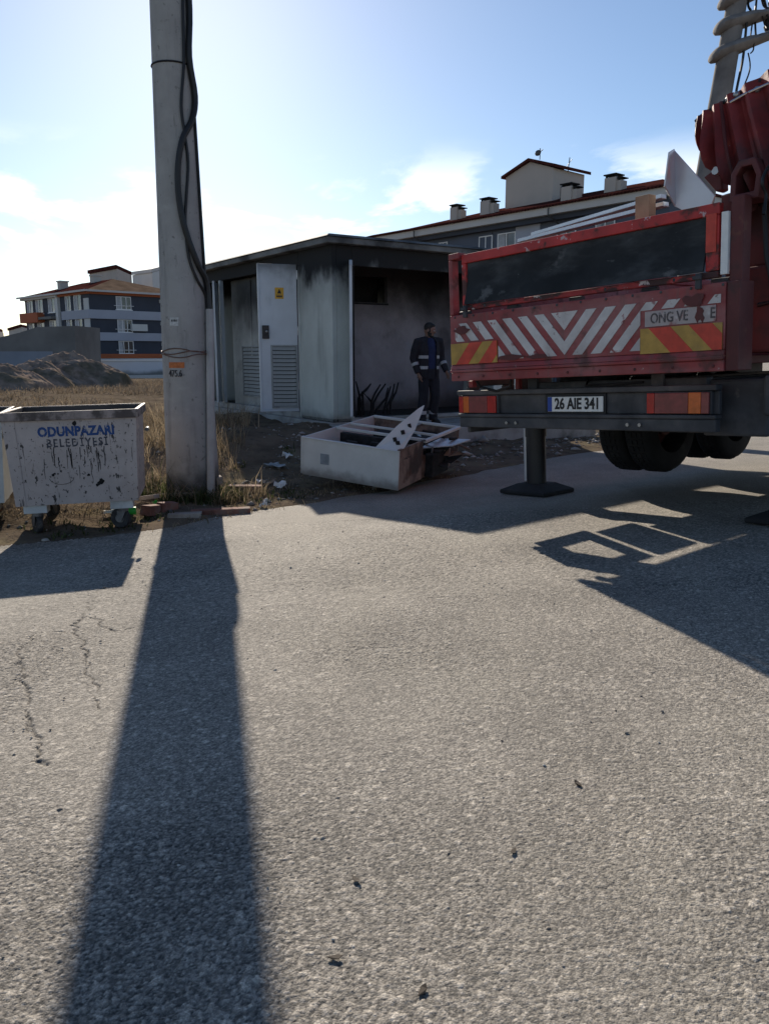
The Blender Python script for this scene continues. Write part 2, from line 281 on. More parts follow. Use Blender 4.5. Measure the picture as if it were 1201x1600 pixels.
mat('stencil_dark', (0.05, 0.05, 0.065), 0.65, var=0.2, vs=20, layers=[dict(col=(0.42, 0.37, 0.345), scale=18, lo=0.56, hi=0.62, max=0.85)])
mat('rubber', (0.035, 0.034, 0.034), 0.8, var=0.3, vs=12, layers=[dict(col=(0.12, 0.10, 0.085), scale=9, lo=0.5, hi=0.7, max=0.7)])
mat('caster_metal', (0.18, 0.175, 0.17), 0.55, 0.5, var=0.3, vs=10)
mat('wheel_brown', (0.13, 0.06, 0.035), 0.8, var=0.3, vs=9)
mat('brick_clay', (0.20, 0.085, 0.06), 0.9, var=0.3, vs=8, bump=0.4, bs=40, layers=[dict(col=(0.19, 0.155, 0.13), scale=6, lo=0.5, hi=0.7, max=0.75)])
mat('brick_grey', (0.30, 0.25, 0.215), 0.9, var=0.25, vs=8, bump=0.4, bs=40)
mat('plastic_green', (0.04, 0.42, 0.06), 0.3, var=0.15, vs=12, spec=0.5)
mat('plastic_clear', (0.6, 0.66, 0.66), 0.25, var=0.05)
mat('litter_white', (0.70, 0.70, 0.69), 0.7, var=0.12, vs=10)
mat('litter_grey', (0.26, 0.29, 0.31), 0.7, var=0.2, vs=8)
mat('leaf_dead', (0.045, 0.03, 0.018), 0.8, var=0.3, vs=50)
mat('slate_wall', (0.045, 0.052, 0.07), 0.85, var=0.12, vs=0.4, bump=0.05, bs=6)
mat('band_lilac', (0.34, 0.36, 0.42), 0.85, var=0.06, vs=0.3)
mat('band_orange', (0.36, 0.10, 0.04), 0.85, var=0.1, vs=0.3)
mat('cream_wall', (0.46, 0.43, 0.39), 0.9, var=0.06, vs=0.25)
mat('pale_wall', (0.55, 0.55, 0.54), 0.9, var=0.06, vs=0.25)
mat('tower_wall', (0.46, 0.40, 0.35), 0.9, var=0.07, vs=0.25, layers=[dict(col=(0.24, 0.22, 0.205), scale=0.35, lo=0.5, hi=0.7, max=0.5, st=(1, 1, 0.4))])
mat('roof_tile', (0.07, 0.024, 0.020), 1.0, spec=0.0, var=0.3, vs=1.1, bump=0.5, bs=8)  # maroon tile, darkened to stand in for shade on the viewed slope
mat('roof_tan', (0.20, 0.135, 0.09), 1.0, spec=0.0, var=0.22, vs=1.0, bump=0.4, bs=7)
mat('eave_white', (0.50, 0.48, 0.46), 0.8, var=0.05, vs=0.5)
mat('blue_grey_wall', (0.085, 0.10, 0.135), 0.85, var=0.08, vs=0.3)
mat('window_frame', (0.70, 0.70, 0.70), 0.5, var=0.04)
mat('glass', (0.035, 0.045, 0.055), 0.08, var=0.3, vs=0.6, spec=0.8)
mat('curtain', (0.38, 0.39, 0.41), 0.9, var=0.15, vs=3)
mat('rough_concrete', (0.15, 0.145, 0.14), 0.95, var=0.2, vs=0.3, bump=0.2, bs=2)
mat('fence_blue', (0.19, 0.215, 0.26), 0.8, var=0.1, vs=0.4)
mat('wall_blue_white', (0.58, 0.61, 0.66), 0.85, var=0.08, vs=0.2, layers=[dict(col=(0.07, 0.085, 0.07), z=(0.0, -0.6), amp=1.2, scale=0.35, max=0.8)])
mat('antenna', (0.08, 0.08, 0.08), 0.5, 0.4, var=0.1)
mat('skin', (0.19, 0.105, 0.075), 0.6, var=0.1, vs=20)
mat('hair', (0.012, 0.010, 0.009), 0.65, var=0.3, vs=60, bump=0.4, bs=140)
mat('jacket', (0.014, 0.013, 0.018), 0.85, var=0.25, vs=9, bump=0.25, bs=22)
mat('shirt', (0.012, 0.020, 0.065), 0.85, var=0.2, vs=9, bump=0.2, bs=22)
mat('trousers', (0.014, 0.014, 0.020), 0.88, var=0.25, vs=8, bump=0.3, bs=18)
mat('reflective', (0.34, 0.34, 0.35), 0.45, var=0.15, vs=25)
mat('boot', (0.020, 0.017, 0.016), 0.6, var=0.25, vs=15)

# ------------------------------------------------------------------ mesh helpers
class MB:
    def __init__(s): s.v = []; s.f = []; s.mi = []; s.cur = 0
    def add(s, vs, fs):
        o = len(s.v); s.v += [tuple(p) for p in vs]
        for f in fs: s.f.append([i + o for i in f]); s.mi.append(s.cur)
        return s
    def hexa(s, p):                               # p: 4 bottom ccw, 4 top ccw
        return s.add(p, [(3, 2, 1, 0), (4, 5, 6, 7), (0, 1, 5, 4), (1, 2, 6, 5), (2, 3, 7, 6), (3, 0, 4, 7)])
    def box(s, lo, hi, R=None):
        (a, b, c), (d, e, f) = lo, hi
        p = [(a, b, c), (d, b, c), (d, e, c), (a, e, c), (a, b, f), (d, b, f), (d, e, f), (a, e, f)]
        if R is not None: p = [R @ Vector(q) for q in p]
        return s.hexa(p)
    def cbox(s, c, sz, R=None):
        h = [x / 2 for x in sz]
        p = [Vector((x, y, z)) for z in (-h[2], h[2]) for x, y in ((-h[0], -h[1]), (h[0], -h[1]), (h[0], h[1]), (-h[0], h[1]))]
        if R is not None: p = [R @ q for q in p]
        return s.hexa([q + Vector(c) for q in p])
    def prism(s, poly, ext):                      # poly: 3-D points, ext: extrusion vector
        n = len(poly); e = Vector(ext); P = [Vector(p) for p in poly]
        vs = P + [p + e for p in P]
        fs = [tuple(range(n))[::-1], tuple(range(n, 2 * n))] + [(i, (i + 1) % n, n + (i + 1) % n, n + i) for i in range(n)]
        return s.add(vs, fs)
    def tube(s, pts, r, n=8, cap=True, flat=None):
        pts = [Vector(p) for p in pts]; m = len(pts)
        rs = [r] * m if isinstance(r, (int, float)) else list(r)
        vs = []; up = None
        for i, p in enumerate(pts):
            d = (pts[min(i + 1, m - 1)] - pts[max(i - 1, 0)])
            d = d.normalized() if d.length > 1e-9 else Vector((0, 0, 1))
            if up is None: up = d.orthogonal().normalized() if flat is None else (Vector(flat[0]) - d * d.dot(Vector(flat[0]))).normalized()
            else: up = (up - d * up.dot(d)).normalized()
            w = d.cross(up)
            k = 1.0 if flat is None else flat[1]
            for j in range(n):
                a = 2 * math.pi * j / n
                vs.append(p + (up * math.cos(a) + w * math.sin(a) * k) * rs[i])
        fs = [(i * n + j, i * n + (j + 1) % n, (i + 1) * n + (j + 1) % n, (i + 1) * n + j) for i in range(m - 1) for j in range(n)]
        if cap: fs += [tuple(range(n))[::-1], tuple(range((m - 1) * n, m * n))]
        return s.add(vs, fs)
    def rings(s, rings, cap=True):                # list of equal-length point loops
        n = len(rings[0]); m = len(rings); vs = [p for r in rings for p in r]
        fs = [(i * n + j, i * n + (j + 1) % n, (i + 1) * n + (j + 1) % n, (i + 1) * n + j) for i in range(m - 1) for j in range(n)]
        if cap: fs += [tuple(range(n))[::-1], tuple(range((m - 1) * n, m * n))]
        return s.add(vs, fs)
    def ell(s, c, r, n=14, m=9, R=None):
        rg = []
        for i in range(m + 1):
            t = -math.pi / 2 + math.pi * (i + 0.02) / (m + 0.04)
            lp = []
            for j in range(n):
                a = 2 * math.pi * j / n
                q = Vector((r[0] * math.cos(t) * math.cos(a), r[1] * math.cos(t) * math.sin(a), r[2] * math.sin(t)))
                if R is not None: q = R @ q
                lp.append(q + Vector(c))
            rg.append(lp)
        return s.rings(rg)
    def mesh(s, name):
        me = bpy.data.meshes.new(name); me.from_pydata(s.v, [], s.f); me.update()
        if any(s.mi): me.polygons.foreach_set('material_index', s.mi)
        return me
    def build(s, name, m, parent=None, smooth=False, bevel=0.0, remesh=0.0, label=None):
        me = s.mesh(name)
        for x in (m if isinstance(m, (list, tuple)) else [m]): me.materials.append(MATS[x])
        return link(name, me, parent, smooth, bevel, remesh, label)
def link(name, me, parent=None, smooth=False, bevel=0.0, remesh=0.0, label=None):
    o = bpy.data.objects.new(name, me); COL.objects.link(o)
    if parent is not None: o.parent = parent
    if remesh:
        d = o.modifiers.new('remesh', 'REMESH'); d.mode = 'VOXEL'; d.voxel_size = remesh; d.use_smooth_shade = True
        d = o.modifiers.new('smooth', 'SMOOTH'); d.factor = 0.5; d.iterations = 4
    if smooth:
        me.polygons.foreach_set('use_smooth', [True] * len(me.polygons)); me.set_sharp_from_angle(angle=rad(42))
    if bevel:
        d = o.modifiers.new('bevel', 'BEVEL'); d.width = bevel; d.segments = 2; d.limit_method = 'ANGLE'; d.angle_limit = rad(40)
    if label: o['label'] = label
    return o
def tag(o, label, cat, group=None):
    o['label'] = label; o['category'] = cat
    if group: o['group'] = group
    return o
def thing(name, label, cat, loc=(0, 0, 0), rotz=0.0, group=None, mw=None):
    o = bpy.data.objects.new(name, None); COL.objects.link(o); o.empty_display_size = 0.2
    if mw is not None: o.matrix_world = mw
    else: o.location = loc; o.rotation_euler = (0, 0, rotz)
    return tag(o, label, cat, group)
def mtx(loc, rotz): return Matrix.Translation(Vector(loc)) @ Matrix.Rotation(rotz, 4, 'Z')
def piece(src, parent, loc, rot=None):
    o = src.copy(); COL.objects.link(o); o.parent = parent; o.location = loc
    if rot is not None: o.rotation_euler = rot
    return o
def copy_tree(o, parent=None):
    c = o.copy(); COL.objects.link(c); c.parent = parent
    for ch in list(o.children): copy_tree(ch, c)
    return c
def text_mesh(s, size, depth=0.0015, bold=0.0, spacing=1.0, align='CENTER'):
    cu = bpy.data.curves.new('text', 'FONT'); cu.body = s; cu.size = size; cu.extrude = depth; cu.offset = bold; cu.space_character = spacing
    cu.align_x = align; cu.align_y = 'CENTER'; cu.resolution_u = 3
    o = bpy.data.objects.new('text', cu); COL.objects.link(o)
    dg = bpy.context.evaluated_depsgraph_get(); dg.update()
    me = bpy.data.meshes.new_from_object(o.evaluated_get(dg)); bpy.data.objects.remove(o); return me
def put_text(name, s, size, m, parent, Mx, sx=1.0, **k):
    me = text_mesh(s, size, **k); me.transform(Matrix.Diagonal((sx, 1, 1, 1))); me.transform(Mx)
    me.materials.clear(); me.materials.append(MATS[m])
    return link(name, me, parent)
def frame3(o, x, y):                             # 4x4 from origin, x dir, y dir
    x = Vector(x).normalized(); y = Vector(y); y = (y - x * y.dot(x)).normalized(); z = x.cross(y)
    M4 = Matrix((x, y, z)).transposed().to_4x4(); M4.translation = Vector(o); return M4
def grid_mesh(name, patches, zfun, extra=None):  # patches: (x0,x1,y0,y1,step,[holes])
    V = []; Fc = []; off = 0; E = []
    for (x0, x1, y0, y1, st, holes) in patches:
        nx = int(round((x1 - x0) / st)); ny = int(round((y1 - y0) / st))
        xs = np.linspace(x0, x1, nx + 1); ys = np.linspace(y0, y1, ny + 1)
        X, Y = np.meshgrid(xs, ys); X = X.ravel(); Y = Y.ravel()
        Z, e = zfun(X, Y, st)
        V.append(np.stack([X, Y, Z], 1)); E.append(e)
        i, j = np.meshgrid(np.arange(nx), np.arange(ny)); i = i.ravel(); j = j.ravel()
        keep = np.ones(len(i), bool); cx = xs[i] + st / 2; cy = ys[j] + st / 2
        for (a, b, c, d) in holes: keep &= ~((cx > a) & (cx < b) & (cy > c) & (cy < d))
        i = i[keep]; j = j[keep]; b0 = off + j * (nx + 1) + i
        Fc.append(np.stack([b0, b0 + 1, b0 + nx + 2, b0 + nx + 1], 1)); off += len(X)
    V = np.concatenate(V); Fc = np.concatenate(Fc); E = np.concatenate(E)
    return np_mesh(name, V, Fc, extra, E)
def np_mesh(name, V, Fc, attr=None, E=None, smooth=True):
    me = bpy.data.meshes.new(name); k = Fc.shape[1]
    me.vertices.add(len(V)); me.vertices.foreach_set('co', V.astype(np.float32).ravel())
    me.loops.add(Fc.size); me.loops.foreach_set('vertex_index', Fc.astype(np.int32).ravel())
    me.polygons.add(len(Fc)); me.polygons.foreach_set('loop_start', np.arange(0, Fc.size, k, dtype=np.int32))
    me.update(calc_edges=True); me.validate()
    if smooth: me.polygons.foreach_set('use_smooth', np.ones(len(me.polygons), bool))
    if attr is not None:
        a = me.attributes.new(attr, 'FLOAT', 'POINT'); a.data.foreach_set('value', E.astype(np.float32))
    return me

# ================================================================== THE SETTING
# ---- cracks in the asphalt (world polylines)
CR = []
for pts in ([(30, 1010), (28, 1050), (45, 1100), (40, 1140)], [(60, 990), (30, 1010), (22, 1060)], [(60, 990), (110, 985), (135, 960), (150, 920)], [(40, 1120), (60, 1160), (58, 1200)],
            [(-20, 1120), (20, 1130), (42, 1125)], [(110, 985), (135, 1030), (150, 1080), (165, 1110)], [(135, 960), (180, 985), (230, 975)]):
    w = [on_road(*p) for p in pts]
    for a, b in zip(w[:-1], w[1:]): CR.append((a.x, a.y, b.x, b.y))
def crack_mask(x, y):
    wx = x + 0.07 * fbm(x, y, 0.13, 51); wy = y + 0.09 * fbm(x, y, 0.13, 61)
    d = np.full_like(x, 9.0)
    for (ax, ay, bx, by) in CR:
        vx, vy = bx - ax, by - ay; t = np.clip(((wx - ax) * vx + (wy - ay) * vy) / (vx * vx + vy * vy), 0, 1)
        d = np.minimum(d, np.hypot(wx - ax - t * vx, wy - ay - t * vy))
    wd = 0.011 * np.clip(vnoise(x, y, 0.17, 71) + vnoise(x, y, 0.05, 72) * .8 + 0.42, 0.18, 1)
    return np.clip(1 - d / wd, 0, 1)
def road_fun(x, y, st):
    z = road_z(x, np.minimum(y, 30)) + 0.012 * fbm(x, y, 1.7, 5, 3) * smooth(60, 20, y)
    if st > 0.1: return z + 0.0022, np.full_like(x, 0.46)
    patch = np.clip(0.5 + 1.3 * fbm(x, y, 0.9, 81, 3), 0, 1)           # worn and less worn areas
    a, va = stones(x, y, 0.0108, 101); b, vb = stones(x, y, 0.0070, 131); c, vc = stones(x, y, 0.020, 161, 0.10)
    h = np.maximum(a * (0.55 + 0.45 * patch), b * 0.42); big = c > 0.35
    h = np.maximum(h, c * 1.05)
    fade = (0.0030 + 0.0036 * smooth(1.5, 6.5, y)) * (.7 + .6 * patch)
    tone = np.where(a >= b * 0.5, va, vb); tone = np.where(big & (c * 1.05 >= a), vc * 0.4 + 0.6, tone)
    e = np.clip(-0.03 + 0.52 * tone + 0.52 * h - 0.16 * (patch - 0.5), 0, 1)
    ck = crack_mask(x, y) if st < 0.02 else 0
    z = z + fade * h - 0.010 * ck; e = e * (1 - 0.6 * np.clip(np.asarray(ck) * 2, 0, 1))
    return z, e
road_me = grid_mesh('road', [(-1.5, 1.5, 1.0, 2.5, 0.004, []), (-2.5, 2.5, 2.5, 4.5, 0.0066666, []), (-4.0, 4.0, 4.5, 7.5, 0.0125, []),
                             (-40, 60, -30, 70, 0.25, [(-1.5, 1.5, 1, 2.5), (-2.5, 2.5, 2.5, 4.5), (-4, 4, 4.5, 7.5)])], road_fun, 'stone')
road_me.materials.append(MATS['asphalt']); road = link('road', road_me); road['kind'] = 'structure'
def terr_fun(x, y, st):
    return terrain_z(x, y, st < 0.9) - 0.012, np.zeros_like(x)
terr_me = grid_mesh('field', [(-6, 8, 6, 18, 0.05, []), (-20, 20, 6, 40, 0.5, [(-6, 8, 6, 18)]), (-260, 260, -40, 420, 2.0, [(-20, 20, 6, 40)])], terr_fun, 'dummy')
terr_me.materials.append(MATS['earth']); terr = link('field', terr_me); terr['kind'] = 'structure'
def mound(px, Y, w, d, h, seed, name):
    c = at(px, 600, Y); c.z = ground_at(c.x, c.y)
    n = 110; xs = np.linspace(-1, 1, n); X, Yg = np.meshgrid(xs, xs); X = X.ravel(); Yg = Yg.ravel()
    r = np.hypot(X, Yg) + 0.22 * fbm(X, Yg, 0.6, seed)
    Z = h * np.clip(1 - r ** 1.5, -0.05, 1) + (0.34 * h * fbm(X, Yg, 0.30, seed + 9, 6) + .10 * h * fbm(X, Yg, .07, seed + 19, 3)) * np.clip(1.0 - r, 0, 1) - 0.05 - 1.3 * h * smooth(.80, 1.0, np.maximum(np.abs(X), np.abs(Yg)))
    V = np.stack([X * w, Yg * d, Z], 1); i, j = np.meshgrid(np.arange(n - 1), np.arange(n - 1)); b0 = (j * n + i).ravel()
    me = np_mesh(name, V, np.stack([b0, b0 + 1, b0 + n + 1, b0 + n], 1)); me.materials.append(MATS['mound_soil'])
    o = link(name, me); o.location = c; o['kind'] = 'structure'; return o
mound(112, 43, 3.6, 3.3, 1.7, 5, 'soil_mound'); mound(55, 40, 2.8, 2.6, 1.5, 15, 'soil_mound'); mound(-2, 36, 2.4, 2.4, 1.2, 25, 'soil_mound')

# ================================================================== LEFT UTILITY POLE
pb = at(302, 745, 9.3); pz = ground_at(pb.x, pb.y) - 0.1
def pole_r(z): return 0.306 - 0.0205 * z
PLEAN = -0.004
pole = thing('utility_pole', 'thick tapering grey concrete utility pole with black cables beside the rubbish container', 'utility pole', (pb.x, pb.y, pz))
m = MB(); zs = [0, 0.4, 1, 2, 3, 4, 5, 6, 7, 8, 9, 10, 11]
m.rings([[Vector((PLEAN * z + pole_r(z) * math.cos(a * math.pi / 16), pole_r(z) * math.sin(a * math.pi / 16), z)) for a in range(32)] for z in zs])
m.build('shaft', 'pole_concrete', pole, smooth=True)
def on_pole(px, py, out=0.0, lift=0.0):           # point on the shaft's face at a height and bearing measured in the photo
    p = at(px, py, pb.y - 0.28); z = p.z - pz; x = max(-0.97, min(0.97, (p.x - pb.x - PLEAN * z) / pole_r(z))); a = -math.acos(x)
    r = pole_r(z) + out
    return Vector((PLEAN * z + r * math.cos(a), r * math.sin(a), z))
def pole_tube(name, pts, r, mt, **k):
    P = [on_pole(x, y, r * 1.05) for x, y in pts]
    Q = []
    for i in range(len(P) - 1):
        for t in range(4):
            p0 = P[max(i - 1, 0)]; p1 = P[i]; p2 = P[i + 1]; p3 = P[min(i + 2, len(P) - 1)]; u = t / 4
            Q.append(0.5 * ((2 * p1) + (p2 - p0) * u + (2 * p0 - 5 * p1 + 4 * p2 - p3) * u * u + (3 * p1 - p0 - 3 * p2 + p3) * u ** 3))
    Q.append(P[-1]); return MB().tube(Q, r, 8).build(name, mt, pole, smooth=True, **k)
pole_tube('cable', [(284, -120), (283, 0), (285, 80), (293, 140), (291, 180), (281, 215), (276, 260), (278, 310), (287, 360), (302, 410), (313, 440), (318, 490)], 0.034, 'cable')
pole_tube('cable', [(276, -120), (278, 0), (281, 90), (279, 160), (284, 205), (289, 250), (288, 300), (287, 345), (292, 400), (303, 435), (313, 460), (317, 490)], 0.016, 'cable')
pole_tube('cable', [(291, -120), (291, 0), (292, 60), (292, 120), (296, 200), (302, 280), (307, 340), (312, 380), (317, 420), (320, 490)], 0.016, 'cable')
pole_tube('conduit', [(316, 482), (317, 540), (319, 600), (321, 660), (323, 740), (324, 775), (325, 800)], 0.046, 'conduit')
for y0 in (547, 551, 556):
    z = at(300, y0, pb.y - 0.3).z - pz
    MB().tube([Vector((PLEAN * z + (pole_r(z) + 0.008) * math.cos(a * math.pi / 12), (pole_r(z) + 0.008) * math.sin(a * math.pi / 12) - (0.11 if 20 <= a <= 22 else 0), z + 0.02 * math.sin(a * 0.8 + y0))) for a in range(25)], 0.006, 5).build('wire_tie', 'wire_rust', pole)
z = at(280, 90, pb.y - .3).z - pz
MB().tube([Vector((PLEAN * z + (pole_r(z) + 0.004) * math.cos(a * math.pi / 12), (pole_r(z) + 0.004) * math.sin(a * math.pi / 12), z)) for a in range(25)], 0.010, 5).build('strap', 'cable', pole)
def pole_patch(name, mt, x0, x1, y0, y1, lb=None):
    n = 6; top = [on_pole(x0 + (x1 - x0) * i / n, y0, 0.004) for i in range(n + 1)]; bot = [on_pole(x0 + (x1 - x0) * i / n, y1, 0.004) for i in range(n + 1)]
    inn = [on_pole(x0 + (x1 - x0) * i / n, y0, -0.004) for i in range(n + 1)]; inb = [on_pole(x0 + (x1 - x0) * i / n, y1, -0.004) for i in range(n + 1)]
    MB().rings([[top[i], bot[i], inb[i], inn[i]] for i in range(n + 1)]).build(name, mt, pole, label=lb)
pole_patch('sticker', 'sticker', 264.5, 278.5, 496, 509, 'small faded white sticker')
pole_patch('sticker', 'sign_black', 267, 277, 499, 502.5)
pole_patch('tape', 'orange_tape', 263, 288, 566, 575, 'strip of worn orange tape')
c = on_pole(274, 584, 0.003); nrm = Vector((c.x, c.y, 0)).normalized()
put_text('stencil_number', '475.6', 0.105, 'stencil', pole, frame3(c, Vector((0, 0, 1)).cross(nrm) * 1.0, (0, 0, 1)), sx=0.72, depth=0.006)

# ================================================================== KIOSK (burnt transformer house)
KROT = math.atan2(0.554, 0.832); KLOC = (-0.90, 14.17, 0.29)
KM = mtx(KLOC, KROT)
kiosk = thing('transformer_kiosk', 'fire-damaged grey metal transformer kiosk with open doors and sooty flat roof', 'kiosk', mw=KM)
KX, KY, KH = 4.3, 6.55, 3.03
m = MB(); m.box((-0.16, -1.75, -0.75), (KX + 0.5, -0.02, -0.02)); m.build('apron', 'plinth_concrete', kiosk, bevel=0.015)
m = MB(); m.box((-0.10, -0.015, -0.75), (KX + 0.06, KY + 0.1, 0.0)); m.build('plinth', 'plinth_concrete', kiosk, bevel=0.012)
m = MB(); m.box((-0.28, 0.1, -0.75), (-0.103, KY + 0.25, -0.15)); m.build('plinth_step', 'plinth_concrete', kiosk, bevel=0.012)
m = MB(); m.box((0.0, 0.0, 0.003), (KX, KY, 0.06)); m.build('floor', 'charred', kiosk)
# roof slab with drip edge
m = MB(); m.hexa([(-0.16, -0.16, KH), (KX + 0.16, -0.16, KH), (KX + 0.16, KY + 0.16, KH), (-0.16, KY + 0.16, KH), (-0.16, -0.16, KH + 0.10), (KX + 0.16, -0.16, KH + 0.10), (KX + 0.16, KY + 0.16, KH + 0.10), (-0.16, KY + 0.16, KH + 0.10)])
m.hexa([(-0.20, -0.20, KH + 0.102), (KX + 0.2, -0.20, KH + 0.102), (KX + 0.2, KY + 0.2, KH + 0.102), (-0.2, KY + 0.2, KH + 0.102), (-0.12, -0.12, KH + 0.15), (KX + 0.12, -0.12, KH + 0.15), (KX + 0.12, KY + 0.12, KH + 0.15), (-0.12, KY + 0.12, KH + 0.15)])
m.build('roof', 'roof_kiosk', kiosk, bevel=0.015)
def kwall(lo, hi, mt='kiosk_paint', name='wall_panel', **k): return MB().box(lo, hi).build(name, mt, kiosk, bevel=0.008, **k)
T_ = 0.09
# left face (x = 0), s along +y
kwall((0, 0.0, 0.004), (T_, 1.22, KH - .002)); kwall((0, 1.225, 2.78), (T_, 6.1, KH - .002)); kwall((0, 6.105, 0.004), (T_, KY, KH - .002))
kwall((-0.025, 1.16, 0.004), (0.03, 1.222, 2.78), 'kiosk_paint', 'door_jamb'); kwall((-0.03, 4.86, 0.004), (0.05, 4.95, 2.78), 'door_paint', 'door_jamb'); kwall((-0.025, 6.06, 0.004), (0.03, 6.103, 2.78), 'kiosk_paint', 'door_jamb')
kwall((-0.02, 2.78, 0.004), (0.05, 2.86, 2.78), 'kiosk_paint', 'door_jamb')
kwall((-0.035, 1.22, 0.004), (0.06, 6.1, 0.12), 'plinth_concrete', 'threshold')
# right face (y = 0)
kwall((T_ + .002, 0, 0.004), (0.40, T_, KH - .002)); kwall((0.402, 0, 2.70), (3.75, T_, KH - .002)); kwall((3.752, 0, 0.004), (KX, T_, KH - .002))
kwall((0.36, -0.02, 0.06), (0.43, 0.05, 2.70), 'kiosk_paint', 'door_jamb'); kwall((3.70, -0.02, 0.06), (3.77, 0.05, 2.70), 'kiosk_paint', 'door_jamb'); kwall((0.36, -0.05, 0.004), (3.78, 0.10, 0.066), 'plinth_concrete', 'threshold')
# far walls
kwall((KX - T_, T_ + .002, 0.004), (KX, KY - T_ - .002, KH - .002)); kwall((T_ + .002, KY - T_, 0.004), (KX, KY, KH - .002))
# inside: partition seen through the big doorway, with a black hatch
yb = 1.55
a = on_plane(KM, 551, 430, 1, yb); b = on_plane(KM, 605, 474, 1, yb)
hx0, hx1, hz0, hz1 = a.x, b.x, b.z, a.z
m = MB(); m.box((T_ + .01, yb, 0.061), (hx0, yb + .1, KH - .005)); m.box((hx0, yb, 0.061), (hx1, yb + .1, hz0)); m.box((hx0, yb, hz1), (hx1, yb + .1, KH - .005)); m.box((hx1, yb, 0.061), (KX - T_ - .01, yb + .1, KH - .005))
m.build('partition_wall', 'burnt_wall', kiosk)
MB().box((hx0 - .1, yb + .5, hz0 - .2), (hx1 + .1, yb + .56, hz1 + .2)).build('hatch_dark_slab', 'soot_black', kiosk, bevel=0.02)  # black slab put behind the hatch to make its opening dark
MB().box((0.35, yb - .012, hz0 - .04), (hx1 + .02, yb + .0, hz0 - .005)).build('hatch_sill', 'charred', kiosk)
# burnt cable ends standing in the doorway
for i, (pa, pc) in enumerate([((566, 640), (556, 596)), ((548, 640), (552, 600)), ((562, 618), (579, 600)), ((560, 622), (576, 604)), ((580, 628), (594, 601)), ((584, 628), (602, 600)), ((566, 612), (584, 634)), ((600, 640), (610, 604)), ((604, 636), (616, 600)), ((610, 628), (622, 598)), ((588, 640), (606, 606))]):
    dep = 0.35 + 0.10 * (i % 4)
    p = on_plane(KM, *pa, 1, dep); q = on_plane(KM, *pc, 1, dep + .12); md = (p + q) / 2 + Vector((random.uniform(-.05, .05), -.04, 0)); bt = Vector((p.x + random.uniform(-.04, .04), p.y, 0.062))
    MB().tube([bt, p, md, q], [0.022, 0.022, 0.02, 0.014], 6).build('burnt_cable', 'charred', kiosk, smooth=True)
# louvre builder
def louver(parent, M4, w, h, n, dark, thick=0.03, fr=True):
    d = [M4 @ Vector(p) for p in ((-w / 2, -h / 2, 0.004), (w / 2, -h / 2, 0.004), (w / 2, h / 2, 0.004), (-w / 2, h / 2, 0.004))]
    MB().prism(d, (M4.to_3x3() @ Vector((0, 0, 0.004)))).build('louver_backing', dark, parent)
    if fr:
        m = MB()
        for (x0, x1, y0, y1) in ((-w / 2 - .03, w / 2 + .03, h / 2, h / 2 + .03), (-w / 2 - .03, w / 2 + .03, -h / 2 - .03, -h / 2), (-w / 2 - .03, -w / 2, -h / 2, h / 2), (w / 2, w / 2 + .03, -h / 2, h / 2)):
            m.prism([M4 @ Vector(p) for p in ((x0, y0, 0.001), (x1, y0, 0.001), (x1, y1, 0.001), (x0, y1, 0.001))], M4.to_3x3() @ Vector((0, 0, thick)))
        m.build('louver_frame', 'louver_metal', parent)
    st = h / n; sl = MB(); sl.prism([(-w / 2 + .004, -st * .42, thick * .95), (-w / 2 + .004, -st * .42 + .004, thick * .95), (-w / 2 + .004, st * .40, 0.011), (-w / 2 + .004, st * .40 - .006, 0.009)], (w - .008, 0, 0))
    me = sl.mesh('slat'); me.materials.append(MATS['louver_metal'])
    for i in range(n):
        o = link('slat', me, parent); o.matrix_local = M4 @ Matrix.Translation((0, -h / 2 + st * (i + .5), 0))
def pbox(m, M4, lo, hi):
    p = [(lo[0], lo[1], lo[2]), (hi[0], lo[1], lo[2]), (hi[0], hi[1], lo[2]), (lo[0], hi[1], lo[2]), (lo[0], lo[1], hi[2]), (hi[0], lo[1], hi[2]), (hi[0], hi[1], hi[2]), (lo[0], hi[1], hi[2])]
    return m.hexa([M4 @ Vector(q) for q in p])
# closed double door with louvre (left face)
Mc = frame3((0.24, 3.85, 1.44), (0, -1, 0), (0, 0, 1))          # x to the right seen from outside, z outwards
m = MB(); pbox(m, Mc, (0.008, -1.36, -.035), (1.03, 1.34, 0.0)); pbox(m, Mc, (-1.03, -1.36, -.035), (-0.002, 1.34, 0.0)); pbox(m, Mc, (-.022, -.28, 0.002), (.022, 1.28, .02))
cd = m.build('closed_door', 'door_inner', kiosk, bevel=0.006)
louver(cd, Mc @ Matrix.Translation((0.12, -0.62, 0.0)), 1.18, 1.02, 13, 'soot_black')
